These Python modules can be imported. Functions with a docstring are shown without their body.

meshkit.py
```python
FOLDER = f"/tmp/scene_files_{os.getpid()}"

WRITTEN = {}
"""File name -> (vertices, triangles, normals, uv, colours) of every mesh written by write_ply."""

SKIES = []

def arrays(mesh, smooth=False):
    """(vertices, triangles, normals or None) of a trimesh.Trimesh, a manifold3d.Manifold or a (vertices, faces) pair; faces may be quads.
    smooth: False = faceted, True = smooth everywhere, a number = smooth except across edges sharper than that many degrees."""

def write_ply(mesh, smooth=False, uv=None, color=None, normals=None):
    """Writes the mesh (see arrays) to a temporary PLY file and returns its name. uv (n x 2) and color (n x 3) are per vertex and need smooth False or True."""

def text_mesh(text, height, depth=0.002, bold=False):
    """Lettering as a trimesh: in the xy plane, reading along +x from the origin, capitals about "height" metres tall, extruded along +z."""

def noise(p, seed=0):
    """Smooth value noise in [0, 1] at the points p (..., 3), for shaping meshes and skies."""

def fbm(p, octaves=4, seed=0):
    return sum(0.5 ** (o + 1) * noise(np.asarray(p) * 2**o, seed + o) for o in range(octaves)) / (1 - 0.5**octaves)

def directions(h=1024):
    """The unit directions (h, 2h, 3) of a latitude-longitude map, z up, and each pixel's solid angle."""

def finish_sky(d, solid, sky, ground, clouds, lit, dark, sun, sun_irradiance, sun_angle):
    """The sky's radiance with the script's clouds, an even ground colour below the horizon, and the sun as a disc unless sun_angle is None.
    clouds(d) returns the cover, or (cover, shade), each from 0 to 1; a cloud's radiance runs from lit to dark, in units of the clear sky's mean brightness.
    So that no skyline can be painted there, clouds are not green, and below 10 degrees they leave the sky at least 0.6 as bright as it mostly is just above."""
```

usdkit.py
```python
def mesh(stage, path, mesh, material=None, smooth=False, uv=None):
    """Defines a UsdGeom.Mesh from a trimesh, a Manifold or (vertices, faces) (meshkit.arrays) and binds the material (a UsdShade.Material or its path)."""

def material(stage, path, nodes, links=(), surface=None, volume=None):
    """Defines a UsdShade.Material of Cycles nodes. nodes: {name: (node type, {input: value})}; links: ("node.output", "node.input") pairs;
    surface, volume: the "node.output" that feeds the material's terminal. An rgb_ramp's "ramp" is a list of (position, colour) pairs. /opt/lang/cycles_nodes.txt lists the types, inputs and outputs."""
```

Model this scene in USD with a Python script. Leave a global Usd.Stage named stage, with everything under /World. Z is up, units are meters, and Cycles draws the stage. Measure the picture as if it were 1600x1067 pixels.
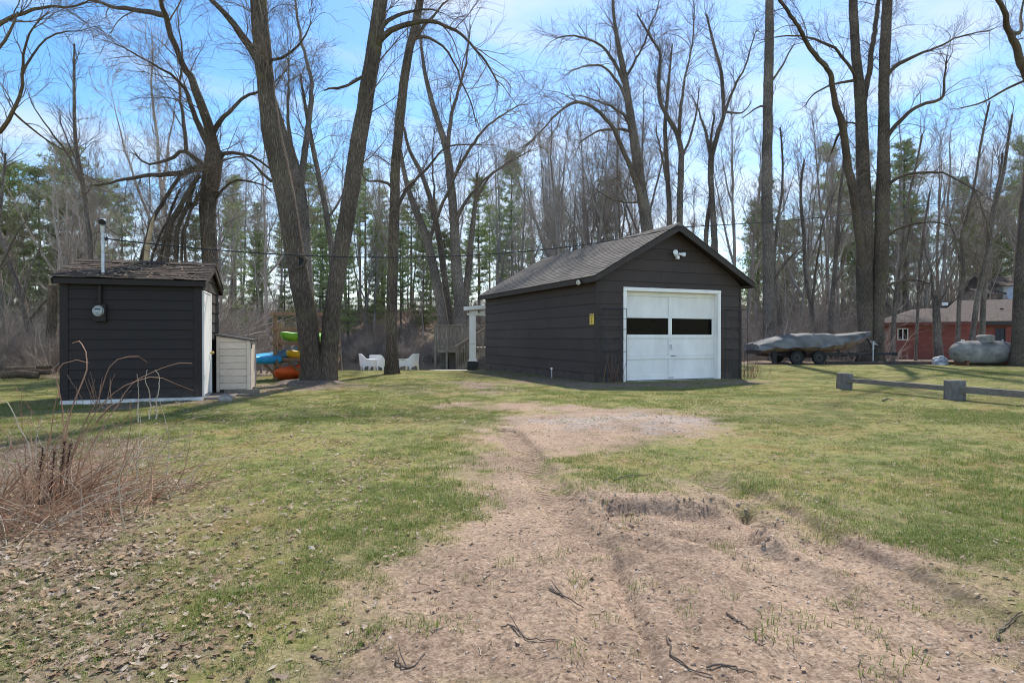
import math, random
import numpy as np, trimesh, usdkit, meshkit
import shapely
from shapely.geometry import Polygon, LineString
from pxr import Usd, UsdGeom, UsdLux, UsdShade, Gf, Sdf, Vt

stage = Usd.Stage.CreateInMemory()
UsdGeom.SetStageUpAxis(stage, 'Z'); UsdGeom.SetStageMetersPerUnit(stage, 1.0)
UsdGeom.Xform.Define(stage, '/World'); UsdGeom.Scope.Define(stage, '/World/Looks')

# ------------------------------------------------------------------ camera, sky, sun, exposure
CH, F, CX, CY = 1.1, 977.0, 800.0, 528.0            # eye height (m), focal length and centre in the photograph's pixels
EXPOSURE = 1.04
SKY_STRENGTH, SUN_INTENSITY = 0.118, 0.80
SUN_ELEV, SUN_AZ = math.radians(52), math.radians(14)  # azimuth from +y towards +x
cam = UsdGeom.Camera.Define(stage, '/World/camera')
cam.CreateHorizontalApertureAttr(36.0); cam.CreateVerticalApertureAttr(24.0)
cam.CreateFocalLengthAttr(36.0 * F / 1600.0)
cam.CreateClippingRangeAttr(Gf.Vec2f(0.05, 2000)); cam.CreateExposureAttr(EXPOSURE)
cam.AddTranslateOp().Set(Gf.Vec3d(0, 0, CH))
cam.AddRotateXOp().Set(90.0 - math.degrees(math.atan((533.5 - CY) / F)))

TO_SUN = np.array([math.sin(SUN_AZ) * math.cos(SUN_ELEV), math.cos(SUN_AZ) * math.cos(SUN_ELEV), math.sin(SUN_ELEV)])
sun = UsdLux.DistantLight.Define(stage, '/World/sun')
sun.CreateIntensityAttr(SUN_INTENSITY); sun.CreateAngleAttr(0.9); sun.CreateNormalizeAttr(True); sun.CreateColorAttr(Gf.Vec3f(1, .95, .87))
sun.AddTransformOp().Set(Gf.Matrix4d().SetRotate(Gf.Rotation(Gf.Vec3d(0, 0, 1), Gf.Vec3d(*map(float, TO_SUN)))))

sky = UsdLux.DomeLight.Define(stage, '/World/sky')
CLOUD = 4.2
sky_mat = usdkit.material(stage, '/World/Looks/sky', {
    't': ('texture_coordinate', {}),
    's': ('sky_texture', {'sky_type': 'single_scattering', 'sun_disc': False, 'sun_elevation': SUN_ELEV, 'sun_rotation': SUN_AZ, 'air_density': 1.0, 'aerosol_density': 0.5, 'ozone_density': 1.0}),
    'm': ('mapping', {'scale': (1.1, 2.2, 5.0), 'location': (2.1, .3, 0.0)}),
    'n': ('noise_texture', {'scale': 1.5, 'detail': 7.0, 'roughness': 0.55, 'distortion': 0.6}),
    'r': ('rgb_ramp', {'ramp': [(0, (0, 0, 0)), (.42, (0, 0, 0)), (.66, (.72, .72, .72)), (1, (.9, .9, .9))]}),
    'h': ('hsv', {'hue': .5, 'saturation': 1.36, 'value': .92, 'fac': 1.0}),
    'x': ('mix', {'color2': (CLOUD, CLOUD * 1.03, CLOUD * 1.1)}),
    'b': ('background_shader', {'strength': SKY_STRENGTH})},
    [('t.generated', 'm.vector'), ('m.vector', 'n.vector'), ('n.fac', 'r.fac'), ('r.color', 'x.fac'), ('s.color', 'h.color'), ('h.color', 'x.color1'), ('x.color', 'b.color')], surface='b.background')
UsdShade.MaterialBindingAPI.Apply(sky.GetPrim()).Bind(sky_mat)

# ------------------------------------------------------------------ helpers
def W(px, py, D):
    return np.array([(px - CX) / F * D, D, CH - (py - CY) / F * D])
def G(px, py, z=0.0):
    D = F * (CH - z) / (py - CY)
    return np.array([(px - CX) / F * D, D, z])
def smooth(a, b, x):
    t = np.clip((np.asarray(x, float) - a) / (b - a), 0, 1); return t * t * (3 - 2 * t)
def fbm2(x, y, s, o=4, seed=0):
    p = np.stack([np.asarray(x, float) * s, np.asarray(y, float) * s, np.zeros_like(np.asarray(x, float)) + seed * 7.3], -1)
    return meshkit.fbm(p, o, seed)
def H0(x, y):
    """Ground height without the fine relief: flat yard, falling to the river, a wooded far bank."""
    x = np.asarray(x, float); y = np.asarray(y, float)
    u = y - 1.2 * np.logaddexp(0, (x - 4.0) * 1.5) / 1.5
    return np.interp(u, [-1e4, 21.0, 33.0, 34.5, 51, 54, 57, 71, 80, 1e4], [0, 0, -.62, -1.4, -1.5, -.95, -.2, 4.3, 4.7, 4.7])

counters = {}
def path_of(parent, name):
    base = f'{parent}/{name}'; k = counters.get(base, -1) + 1; counters[base] = k
    return base if k == 0 else f'{base}_{k:03d}'
def meta(prim, label=None, cat=None, group=None, kind=None):
    for k, v in (('label', label), ('category', cat), ('group', group), ('kind', kind)):
        if v: prim.SetCustomDataByKey(k, v)
    return prim
def put(path, v, f, mat=None, n=None, tone=None):
    v = np.asarray(v, np.float32); f = np.asarray(f, np.int32)
    m = UsdGeom.Mesh.Define(stage, path)
    m.CreatePointsAttr(Vt.Vec3fArray.FromNumpy(np.ascontiguousarray(v)))
    m.CreateFaceVertexCountsAttr(Vt.IntArray.FromNumpy(np.full(len(f), f.shape[1], np.int32)))
    m.CreateFaceVertexIndicesAttr(Vt.IntArray.FromNumpy(np.ascontiguousarray(f.ravel())))
    m.CreateSubdivisionSchemeAttr('none')
    if n is not None:
        m.CreateNormalsAttr(Vt.Vec3fArray.FromNumpy(np.ascontiguousarray(np.asarray(n, np.float32)))); m.SetNormalsInterpolation('vertex')
    if tone is not None: UsdGeom.PrimvarsAPI(m).CreatePrimvar('tone', Sdf.ValueTypeNames.FloatArray, 'vertex').Set(Vt.FloatArray.FromNumpy(np.ascontiguousarray(np.asarray(tone, np.float32))))
    if mat is not None: UsdShade.MaterialBindingAPI.Apply(m.GetPrim()).Bind(mat)
    return m
def tri(mesh):
    if isinstance(mesh, trimesh.Trimesh): return np.array(mesh.vertices), np.array(mesh.faces)
    v, f = np.asarray(mesh[0], float), np.asarray(mesh[1], int)
    if f.shape[1] == 4: f = np.vstack([f[:, [0, 1, 2]], f[:, [0, 2, 3]]])
    return v, f
def cat_(ms):
    vs, fs, k = [], [], 0
    for m in ms:
        v, f = tri(m); vs.append(v); fs.append(f + k); k += len(v)
    return np.vstack(vs), np.vstack(fs)
def thing(name, label, cat, loc=(0, 0, 0), rot=0.0, scale=1.0, group=None, ref=None):
    x = UsdGeom.Xform.Define(stage, path_of('/World', name))
    m = Gf.Matrix4d().SetScale(scale) * Gf.Matrix4d().SetRotate(Gf.Rotation(Gf.Vec3d(0, 0, 1), math.degrees(rot))) * Gf.Matrix4d().SetTranslate(Gf.Vec3d(*map(float, loc)))
    x.AddTransformOp().Set(m)
    meta(x.GetPrim(), label, cat, group)
    if ref is not None:
        x.GetPrim().GetReferences().AddInternalReference(ref); x.GetPrim().SetInstanceable(True)
    return str(x.GetPath())
def part(parent, name, mesh, mat, smooth=False, label=None, kind=None):
    p = path_of(parent, name)
    if smooth is False:
        v, f = tri(mesh); m = put(p, v, f, mat)
    else:
        v, f, n = meshkit.arrays(tri(mesh), smooth); m = put(p, v, f, mat, n)
    meta(m.GetPrim(), label, None, None, kind)
    return p
def single(name, mesh, mat, label, cat, smooth=False, group=None, kind=None):
    p = part('/World', name, mesh, mat, smooth, kind=kind); meta(stage.GetPrimAtPath(p), label, cat, group); return p
def box(x0, x1, y0, y1, z0, z1):
    v = np.array([(x, y, z) for z in (z0, z1) for y in (y0, y1) for x in (x0, x1)], float)
    return v, np.array([(0, 2, 3, 1), (4, 5, 7, 6), (0, 1, 5, 4), (2, 6, 7, 3), (0, 4, 6, 2), (1, 3, 7, 5)])
def cbox(x0, x1, y0, y1, z0, z1, c=.006):
    p = []
    for x, sx in ((x0, 1), (x1, -1)):
        for y, sy in ((y0, 1), (y1, -1)):
            for z, sz in ((z0, 1), (z1, -1)):
                p += [(x, y + sy * c, z + sz * c), (x + sx * c, y, z + sz * c), (x + sx * c, y + sy * c, z)]
    return trimesh.convex.convex_hull(np.array(p))
def hull(pts): return trimesh.convex.convex_hull(np.asarray(pts, float))
def cyl(p0, p1, r, sides=12, r1=None, cap=True):
    return pipe([p0, p1], [r, r if r1 is None else r1], sides, cap)
def pipe(pts, r, sides=8, cap=True):
    P = np.asarray(pts, float); R = np.broadcast_to(np.asarray(r, float), (len(P),))
    v, f, _ = tubes(P[None], R[None], sides); v = v.reshape(-1, 3); f = np.vstack([f[:, [0, 1, 2]], f[:, [0, 2, 3]]])
    if cap:
        a, b = len(v), len(v) + 1; v = np.vstack([v, P[:1], P[-1:]]); n = (len(P) - 1) * sides
        i = np.arange(sides); j = (i + 1) % sides
        f = np.vstack([f, np.stack([np.full(sides, a), j, i], 1), np.stack([np.full(sides, b), n + i, n + j], 1)])
    return v, f
def tubes(P, R, sides):
    """N tubes of K rings at once: vertices, quads, normals."""
    N, K, _ = P.shape
    T = np.gradient(P, axis=1) if K > 2 else np.repeat(P[:, 1:] - P[:, :1], 2, 1)
    T /= np.linalg.norm(T, axis=2, keepdims=True) + 1e-9
    mean = P[:, -1] - P[:, 0]; ref = np.eye(3)[np.argmin(np.abs(mean), 1)][:, None]
    A = np.cross(T, ref); A /= np.linalg.norm(A, axis=2, keepdims=True) + 1e-9
    B = np.cross(T, A); w = np.arange(sides) * 2 * np.pi / sides
    n = np.cos(w)[None, None, :, None] * A[:, :, None] + np.sin(w)[None, None, :, None] * B[:, :, None]
    v = P[:, :, None] + R[:, :, None, None] * n
    k, s = np.meshgrid(np.arange(K - 1), np.arange(sides), indexing='ij')
    q = np.stack([k * sides + s, k * sides + (s + 1) % sides, (k + 1) * sides + (s + 1) % sides, (k + 1) * sides + s], -1).reshape(-1, 4)
    f = (q[None] + (np.arange(N) * K * sides)[:, None, None]).reshape(-1, 4)
    return v.reshape(-1, 3), f, n.reshape(-1, 3)
def loft(S, close=False, caps=False):
    S = np.asarray(S, float); N, M, _ = S.shape
    m = M if close else M - 1
    i, j = np.meshgrid(np.arange(N - 1), np.arange(m), indexing='ij')
    q = np.stack([i * M + j, i * M + (j + 1) % M, (i + 1) * M + (j + 1) % M, (i + 1) * M + j], -1).reshape(-1, 4)
    v, f = tri((S.reshape(-1, 3), q))
    if caps:
        v = np.vstack([v, S[:1].mean(1), S[-1:].mean(1)]); a = N * M; k = np.arange(M); l = (k + 1) % M
        f = np.vstack([f, np.stack([np.full(M, a), l, k], 1), np.stack([np.full(M, a + 1), (N - 1) * M + k, (N - 1) * M + l], 1)])
    return v, f
def resample(pts, K):
    p = np.asarray(pts, float); d = np.r_[0, np.cumsum(np.linalg.norm(np.diff(p[:, :3], axis=0), axis=1))]
    from scipy.interpolate import PchipInterpolator
    t = np.linspace(0, d[-1], K)
    return (PchipInterpolator(d, p)(t) if len(p) > 2 else np.stack([np.interp(t, d, c) for c in p.T], 1)), d[-1]

# ------------------------------------------------------------------ materials
def L(n): return '/World/Looks/' + n
def mottled(name, c1, c2, scale=6.0, rough=.8, stretch=(1, 1, 1), bump=.0, bscale=None, coord='object', detail=4.0, lo=.35, hi=.65, rnd=0.0, spec=.3, dist=.02, c3=None, metallic=0.0):
    nodes = {'t': ('texture_coordinate', {}), 'g': ('geometry', {}), 'm': ('mapping', {'scale': stretch}),
             'n': ('noise_texture', {'scale': scale, 'detail': detail, 'roughness': .6}),
             'r': ('rgb_ramp', {'ramp': [(0, c1), (lo, c1), (hi, c2), (1, c3 or c2)]}),
             'p': ('principled_bsdf', {'roughness': rough, 'specular_ior_level': spec, 'metallic': metallic})}
    links = [('g.position' if coord == 'world' else 't.object', 'm.vector'), ('m.vector', 'n.vector'), ('n.fac', 'r.fac')]
    col = 'r.color'
    if rnd:
        nodes['o'] = ('object_info', {}); nodes['mr'] = ('map_range', {'from_min': 0.0, 'from_max': 1.0, 'to_min': 1 - rnd, 'to_max': 1 + rnd}); nodes['h'] = ('hsv', {'saturation': 1.0, 'hue': .5, 'fac': 1.0})
        links += [('o.random', 'mr.value'), ('mr.result', 'h.value'), (col, 'h.color')]; col = 'h.color'
    links.append((col, 'p.base_color'))
    if bump:
        nodes['n2'] = ('noise_texture', {'scale': bscale or scale * 3, 'detail': 5.0, 'roughness': .6}); nodes['b'] = ('bump', {'strength': bump, 'distance': dist})
        links += [('m.vector', 'n2.vector'), ('n2.fac', 'b.height'), ('b.normal', 'p.normal')]
    return usdkit.material(stage, L(name), nodes, links, surface='p.BSDF')
def island(name, colours, rough=.8, trans=0.0):
    """A colour picked per loose piece (leaf, pebble, blade)."""
    n = len(colours)
    nodes = {'g': ('attribute', {'attribute': 'tone'}), 'r': ('rgb_ramp', {'ramp': [(i / (n - 1), c) for i, c in enumerate(colours)]}), 'p': ('principled_bsdf', {'roughness': rough, 'specular_ior_level': .25})}
    links = [('g.fac', 'r.fac'), ('r.color', 'p.base_color')]
    if trans:
        nodes['t'] = ('translucent_bsdf', {}); nodes['m'] = ('mix_closure', {'fac': trans})
        links += [('r.color', 't.color'), ('p.BSDF', 'm.closure1'), ('t.BSDF', 'm.closure2')]
        return usdkit.material(stage, L(name), nodes, links, surface='m.closure')
    return usdkit.material(stage, L(name), nodes, links, surface='p.BSDF')
def bark(name, dark, light, scale=7.0, moss=None):
    nodes = {'t': ('geometry', {}), 'm': ('mapping', {'scale': (scale, scale, scale * .10)}),
             'v': ('voronoi_texture', {'feature': 'distance_to_edge', 'scale': 2.2, 'randomness': 1.0}),
             'n': ('noise_texture', {'scale': 2.6, 'detail': 6.0, 'roughness': .65}), 'big': ('noise_texture', {'scale': .9, 'detail': 3.0}),
             'a': ('math', {'math_type': 'multiply', 'value2': 3.4}), 'c': ('math', {'math_type': 'multiply', 'use_clamp': True}),
             'r': ('rgb_ramp', {'ramp': [(0, dark), (.10, dark), (.38, tuple(x * .8 for x in light)), (.7, light), (1, light)]}),
             'r2': ('rgb_ramp', {'ramp': [(0, (.55, .54, .52)), (.38, (.72, .71, .70)), (.6, (1.12, 1.1, 1.07)), (1, (1.3, 1.27, 1.22))]}),
             'x': ('mix', {'mix_type': 'multiply', 'fac': 1.0}), 'b': ('bump', {'strength': .9, 'distance': .03}),
             'p': ('principled_bsdf', {'roughness': .92, 'specular_ior_level': .15})}
    links = [('t.position', 'm.vector'), ('m.vector', 'v.vector'), ('m.vector', 'n.vector'), ('t.position', 'big.vector'), ('v.distance', 'a.value1'), ('a.value', 'c.value1'), ('n.fac', 'c.value2'),
             ('c.value', 'r.fac'), ('r.color', 'x.color1'), ('big.fac', 'r2.fac'), ('r2.color', 'x.color2'), ('c.value', 'b.height'), ('b.normal', 'p.normal')]
    col = 'x.color'
    if moss:
        nodes['mn'] = ('noise_texture', {'scale': 1.4, 'detail': 5.0, 'roughness': .7}); nodes['mr'] = ('rgb_ramp', {'ramp': [(0, (0, 0, 0)), (.55, (0, 0, 0)), (.7, (.55, .55, .55)), (1, (.7, .7, .7))]}); nodes['mx'] = ('mix', {'color2': moss})
        links += [('t.position', 'mn.vector'), ('mn.fac', 'mr.fac'), ('mr.color', 'mx.fac'), (col, 'mx.color1')]; col = 'mx.color'
    links.append((col, 'p.base_color'))
    return usdkit.material(stage, L(name), nodes, links, surface='p.BSDF')
def plain(name, c, rough=.6, metallic=0.0, spec=.4):
    return usdkit.material(stage, L(name), {'p': ('principled_bsdf', {'base_color': c, 'roughness': rough, 'metallic': metallic, 'specular_ior_level': spec})}, [], surface='p.BSDF')

M = {}
M['bark_dark'] = bark('bark_dark', (.085, .067, .053), (.225, .183, .147), 17, (.17, .16, .075))
M['bark_brown'] = bark('bark_brown', (.10, .075, .054), (.27, .205, .145), 17)
M['bark_grey'] = bark('bark_grey', (.13, .11, .094), (.32, .28, .24), 15)
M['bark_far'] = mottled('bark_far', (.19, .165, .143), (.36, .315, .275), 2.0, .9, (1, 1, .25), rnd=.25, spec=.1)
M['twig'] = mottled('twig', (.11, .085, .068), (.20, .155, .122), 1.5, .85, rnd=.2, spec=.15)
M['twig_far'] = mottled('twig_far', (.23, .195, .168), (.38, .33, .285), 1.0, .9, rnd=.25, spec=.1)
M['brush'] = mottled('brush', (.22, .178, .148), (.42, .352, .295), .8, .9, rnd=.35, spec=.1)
M['needle'] = mottled('needle', (.19, .245, .095), (.38, .42, .18), 1.2, .7, rnd=.3, spec=.25)
M['pine_bark'] = mottled('pine_bark', (.10, .08, .065), (.23, .18, .14), 3.0, .9, (1, 1, .3), rnd=.2, spec=.1)
M['siding_plain'] = mottled('siding', (.037, .0285, .0245), (.047, .0365, .0315), 5.0, .62, (6, 6, .8), .25, 30, lo=.3, hi=.7, rnd=.07, dist=.004)
def siding_mat(name, c1, c2, mud):
    n = {'g': ('geometry', {}), 't': ('texture_coordinate', {}), 'm': ('mapping', {'scale': (6, 6, .8)}), 'n': ('noise_texture', {'scale': 5.0, 'detail': 5.0}), 'r': ('rgb_ramp', {'ramp': [(0, c1), (.3, c1), (.7, c2), (1, c2)]}),
         'big': ('noise_texture', {'scale': .8, 'detail': 4.0}), 'br': ('rgb_ramp', {'ramp': [(0, (.78, .76, .75)), (.4, (.9, .9, .9)), (.62, (1.15, 1.15, 1.16)), (1, (1.35, 1.33, 1.3))]}), 'bm': ('mix', {'mix_type': 'multiply', 'fac': 1.0}),
         's': ('separate_xyz', {}), 'mn': ('noise_texture', {'scale': 3.5, 'detail': 6.0, 'roughness': .7}), 'ma': ('math', {'math_type': 'multiply_add', 'value2': -1.1, 'value3': .62}), 'mr': ('map_range', {'from_min': -.12, 'from_max': .42, 'to_min': 0.0, 'to_max': .8, 'clamp': True}), 'mx': ('mix', {'color2': mud}), 'sub': ('math', {'math_type': 'subtract'}),
         'o': ('object_info', {}), 'orr': ('map_range', {'to_min': .9, 'to_max': 1.12}), 'h': ('hsv', {'hue': .5, 'saturation': 1.0, 'fac': 1.0}), 'n2': ('noise_texture', {'scale': 30.0, 'detail': 5.0}), 'b': ('bump', {'strength': .3, 'distance': .004}), 'p': ('principled_bsdf', {'roughness': .6, 'specular_ior_level': .35})}
    l = [('t.object', 'm.vector'), ('m.vector', 'n.vector'), ('n.fac', 'r.fac'), ('g.position', 'big.vector'), ('big.fac', 'br.fac'), ('r.color', 'bm.color1'), ('br.color', 'bm.color2'), ('o.random', 'orr.value'), ('orr.result', 'h.value'), ('bm.color', 'h.color'),
         ('g.position', 's.vector'), ('g.position', 'mn.vector'), ('s.z', 'ma.value1'), ('mn.fac', 'sub.value1'), ('ma.value', 'sub.value2'), ('h.color', 'mx.color1'), ('mx.color', 'p.base_color'), ('m.vector', 'n2.vector'), ('n2.fac', 'b.height'), ('b.normal', 'p.normal')]
    n['mul'] = ('math', {'math_type': 'multiply'}); n['zc'] = ('map_range', {'from_min': .38, 'from_max': 0.0, 'to_min': 0.0, 'to_max': 1.0, 'clamp': True}); n['nr'] = ('map_range', {'from_min': .42, 'from_max': .68, 'to_min': 0.0, 'to_max': .75, 'clamp': True})
    for k in ('ma', 'mr', 'sub'): n.pop(k)
    l = [q for q in l if not any(x.split('.')[0] in ('ma', 'mr', 'sub') for x in q)] + [('s.z', 'zc.value'), ('mn.fac', 'nr.value'), ('zc.result', 'mul.value1'), ('nr.result', 'mul.value2'), ('mul.value', 'mx.fac')]
    return usdkit.material(stage, L(name), n, l, surface='p.BSDF')
M['siding'] = siding_mat('weathered_siding', (.036, .0245, .0202), (.0475, .0335, .0278), (.14, .10, .075))
M['siding_trim'] = mottled('siding_trim', (.033, .0240, .0205), (.043, .0315, .027), 6.0, .6, bump=.15, rnd=.05, dist=.004)
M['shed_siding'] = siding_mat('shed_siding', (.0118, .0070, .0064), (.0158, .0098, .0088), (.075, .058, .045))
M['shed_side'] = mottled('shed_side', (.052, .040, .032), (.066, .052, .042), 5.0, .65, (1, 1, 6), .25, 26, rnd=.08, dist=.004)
for i, (a, b) in enumerate((((.115, .103, .092), (.205, .186, .168)), ((.093, .083, .075), (.18, .162, .147)), ((.14, .126, .112), (.235, .212, .190)))):
    M[f'shingle{i}'] = mottled(f'shingle_{i}', a, b, 60.0, .95, bump=.4, bscale=120, coord='world', rnd=.10, spec=.1)
for i, (a, b) in enumerate((((.055, .042, .035), (.115, .092, .078)), ((.042, .033, .029), (.095, .075, .064)), ((.07, .053, .043), (.135, .108, .09)))):
    M[f'shed_shingle{i}'] = mottled(f'shed_shingle_{i}', a, b, 30.0, .95, bump=.4, bscale=90, coord='world', rnd=.2, spec=.1)
M['white'] = mottled('white_paint', (.72, .695, .65), (.82, .795, .75), 3.0, .5, (1, 1, .4), .06, 20, rnd=.02, dist=.003)
M['white_dirty'] = mottled('white_dirty', (.42, .40, .37), (.70, .69, .66), 4.0, .65, (1, 1, 2), .2, rnd=.03, dist=.004)
M['white_plastic'] = mottled('white_plastic', (.76, .77, .78), (.82, .82, .83), 3.0, .4)
M['black'] = plain('black_paint', (.014, .014, .016), .5)
M['rubber'] = mottled('rubber', (.014, .014, .014), (.03, .029, .027), 8.0, .85)
M['steel'] = mottled('galvanized', (.38, .39, .40), (.52, .53, .54), 12.0, .42, metallic=.7, rnd=.05)
M['wire_dark'] = plain('wire_dark', (.02, .022, .026), .5, .3)
M['trellis'] = plain('trellis_paint', (.030, .034, .042), .45, .3)
M['wood_old'] = mottled('wood_old', (.10, .086, .072), (.20, .175, .15), 8.0, .85, (1, 8, 8), .3, rnd=.12, dist=.006)
M['wood_deck'] = mottled('wood_deck', (.14, .115, .088), (.28, .235, .19), 5.0, .85, (5, 5, .6), .3, rnd=.2, dist=.006)
M['wood_rack'] = mottled('wood_rack', (.19, .105, .055), (.34, .20, .11), 6.0, .75, (4, 4, 1), .2, rnd=.12, dist=.005)
M['post_grey'] = mottled('post_grey', (.105, .096, .091), (.175, .162, .155), 7.0, .85, (3, 3, .7), .35, rnd=.06, dist=.006)
M['resin'] = mottled('resin_beige', (.52, .435, .35), (.61, .52, .43), 7.0, .6, (1, 1, 3), .15, 40, rnd=.05, dist=.003)
M['resin_lid'] = mottled('resin_lid', (.05, .042, .038), (.075, .064, .058), 5.0, .55)
M['concrete'] = mottled('concrete', (.30, .28, .25), (.44, .42, .385), 9.0, .9, bump=.3)
M['stone'] = mottled('stone', (.20, .18, .16), (.34, .31, .28), 7.0, .9, bump=.4)
M['red_siding'] = mottled('red_siding', (.205, .062, .046), (.265, .083, .063), 2.0, .65, (1, 1, 4), rnd=.10)
M['red_trim'] = plain('red_trim', (.16, .05, .038), .7)
M['house_roof'] = mottled('house_roof', (.085, .070, .062), (.145, .122, .110), 9.0, .95, bump=.3, coord='world', spec=.1)
M['grey_wall'] = mottled('grey_wall', (.38, .39, .41), (.45, .46, .48), 3.0, .7)
M['tank'] = mottled('tank_paint', (.10, .096, .088), (.29, .275, .25), 2.2, .7, (1, 1, 1.4), .15, 14, detail=7.0, lo=.30, hi=.62, c3=(.26, .25, .225), dist=.006)
M['tank_rust'] = mottled('tank_rust', (.12, .045, .025), (.21, .10, .06), 9.0, .9)
M['tarp'] = mottled('tarp_cover', (.085, .086, .087), (.19, .187, .18), 1.1, .8, (1.0, 2.2, 2.2), .2, 3, detail=2.5, c3=(.27, .26, .245))
M['hull'] = mottled('boat_hull', (.16, .105, .068), (.20, .135, .09), 2.0, .45)
M['hull_dark'] = plain('hull_dark', (.030, .027, .026), .5)
M['lump'] = mottled('lump_tarp', (.10, .12, .16), (.62, .63, .65), 7.0, .6, detail=5.0)
for nm, a, b in (('green', (.17, .45, .035), (.22, .52, .06)), ('blue', (.015, .24, .48), (.03, .34, .60)), ('teal', (.02, .13, .19), (.03, .17, .24)), ('yellow', (.62, .34, .015), (.70, .42, .03)), ('orange', (.62, .085, .015), (.72, .125, .03))):
    M['kayak_' + nm] = mottled('kayak_' + nm, a, b, 3.0, .38, rnd=.02)
M['pane'] = usdkit.material(stage, L('window_pane'), {'f': ('layer_weight', {'blend': .13}), 't': ('transparent_bsdf', {'color': (.7, .72, .72)}), 'g': ('glossy_bsdf', {'roughness': .03, 'color': (.8, .8, .8)}), 'm': ('mix_closure', {})},
                            [('f.fresnel', 'm.fac'), ('t.BSDF', 'm.closure1'), ('g.BSDF', 'm.closure2')], surface='m.closure')
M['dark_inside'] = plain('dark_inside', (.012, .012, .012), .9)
M['water'] = usdkit.material(stage, L('river_water'), {'g': ('geometry', {}), 'mp': ('mapping', {'scale': (1, .6, 1)}), 'n': ('noise_texture', {'scale': 2.2, 'detail': 4.0}), 'b': ('bump', {'strength': .12, 'distance': .05}),
                             'p': ('principled_bsdf', {'base_color': (.018, .019, .016), 'roughness': .06, 'ior': 1.33})},
                             [('g.position', 'mp.vector'), ('mp.vector', 'n.vector'), ('n.fac', 'b.height'), ('b.normal', 'p.normal')], surface='p.BSDF')

# ------------------------------------------------------------------ ground
rng = np.random.default_rng(7)
def gpoly(pts): return Polygon([tuple(G(*p)[:2]) for p in pts]).buffer(0)
DIRT = gpoly([(380, 1200), (440, 1067), (470, 1000), (450, 930), (520, 862), (640, 835), (730, 800), (748, 748), (735, 708), (748, 672), (800, 648), (870, 636), (950, 634), (1060, 640), (1140, 655), (1110, 680), (1030, 690), (985, 703), (905, 715), (870, 722), (880, 745), (1000, 757), (1110, 742), (1200, 758), (1300, 800), (1390, 855), (1470, 893), (1540, 935), (1620, 985), (1800, 1090), (1850, 1300)])
DIRT = DIRT.union(gpoly([(655, 632), (690, 627), (742, 628), (735, 634), (680, 636)])).union(gpoly([(762, 633), (800, 627), (845, 629), (830, 640), (780, 640)]))
LITTER = gpoly([(-150, 1200), (-150, 690), (60, 690), (230, 690), (300, 720), (250, 790), (330, 880), (430, 960), (430, 1067), (420, 1200)])
LITTER = LITTER.union(gpoly([(598, 604), (625, 598), (680, 607), (655, 614), (615, 613)])).union(gpoly([(690, 597), (740, 592), (800, 608), (760, 614), (710, 606)])).union(gpoly([(100, 640), (320, 634), (330, 628), (420, 616), (560, 606), (545, 592), (400, 600), (330, 618)])).union(gpoly([(760, 578), (800, 580), (935, 601), (1130, 594), (1200, 590), (1190, 600), (1000, 607), (900, 607), (830, 600), (750, 588)]))
def sd(poly, x, y):
    p = shapely.points(np.asarray(x, float), np.asarray(y, float))
    d = shapely.distance(p, poly.boundary); return np.where(shapely.contains(poly, p), d, -d)
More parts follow.
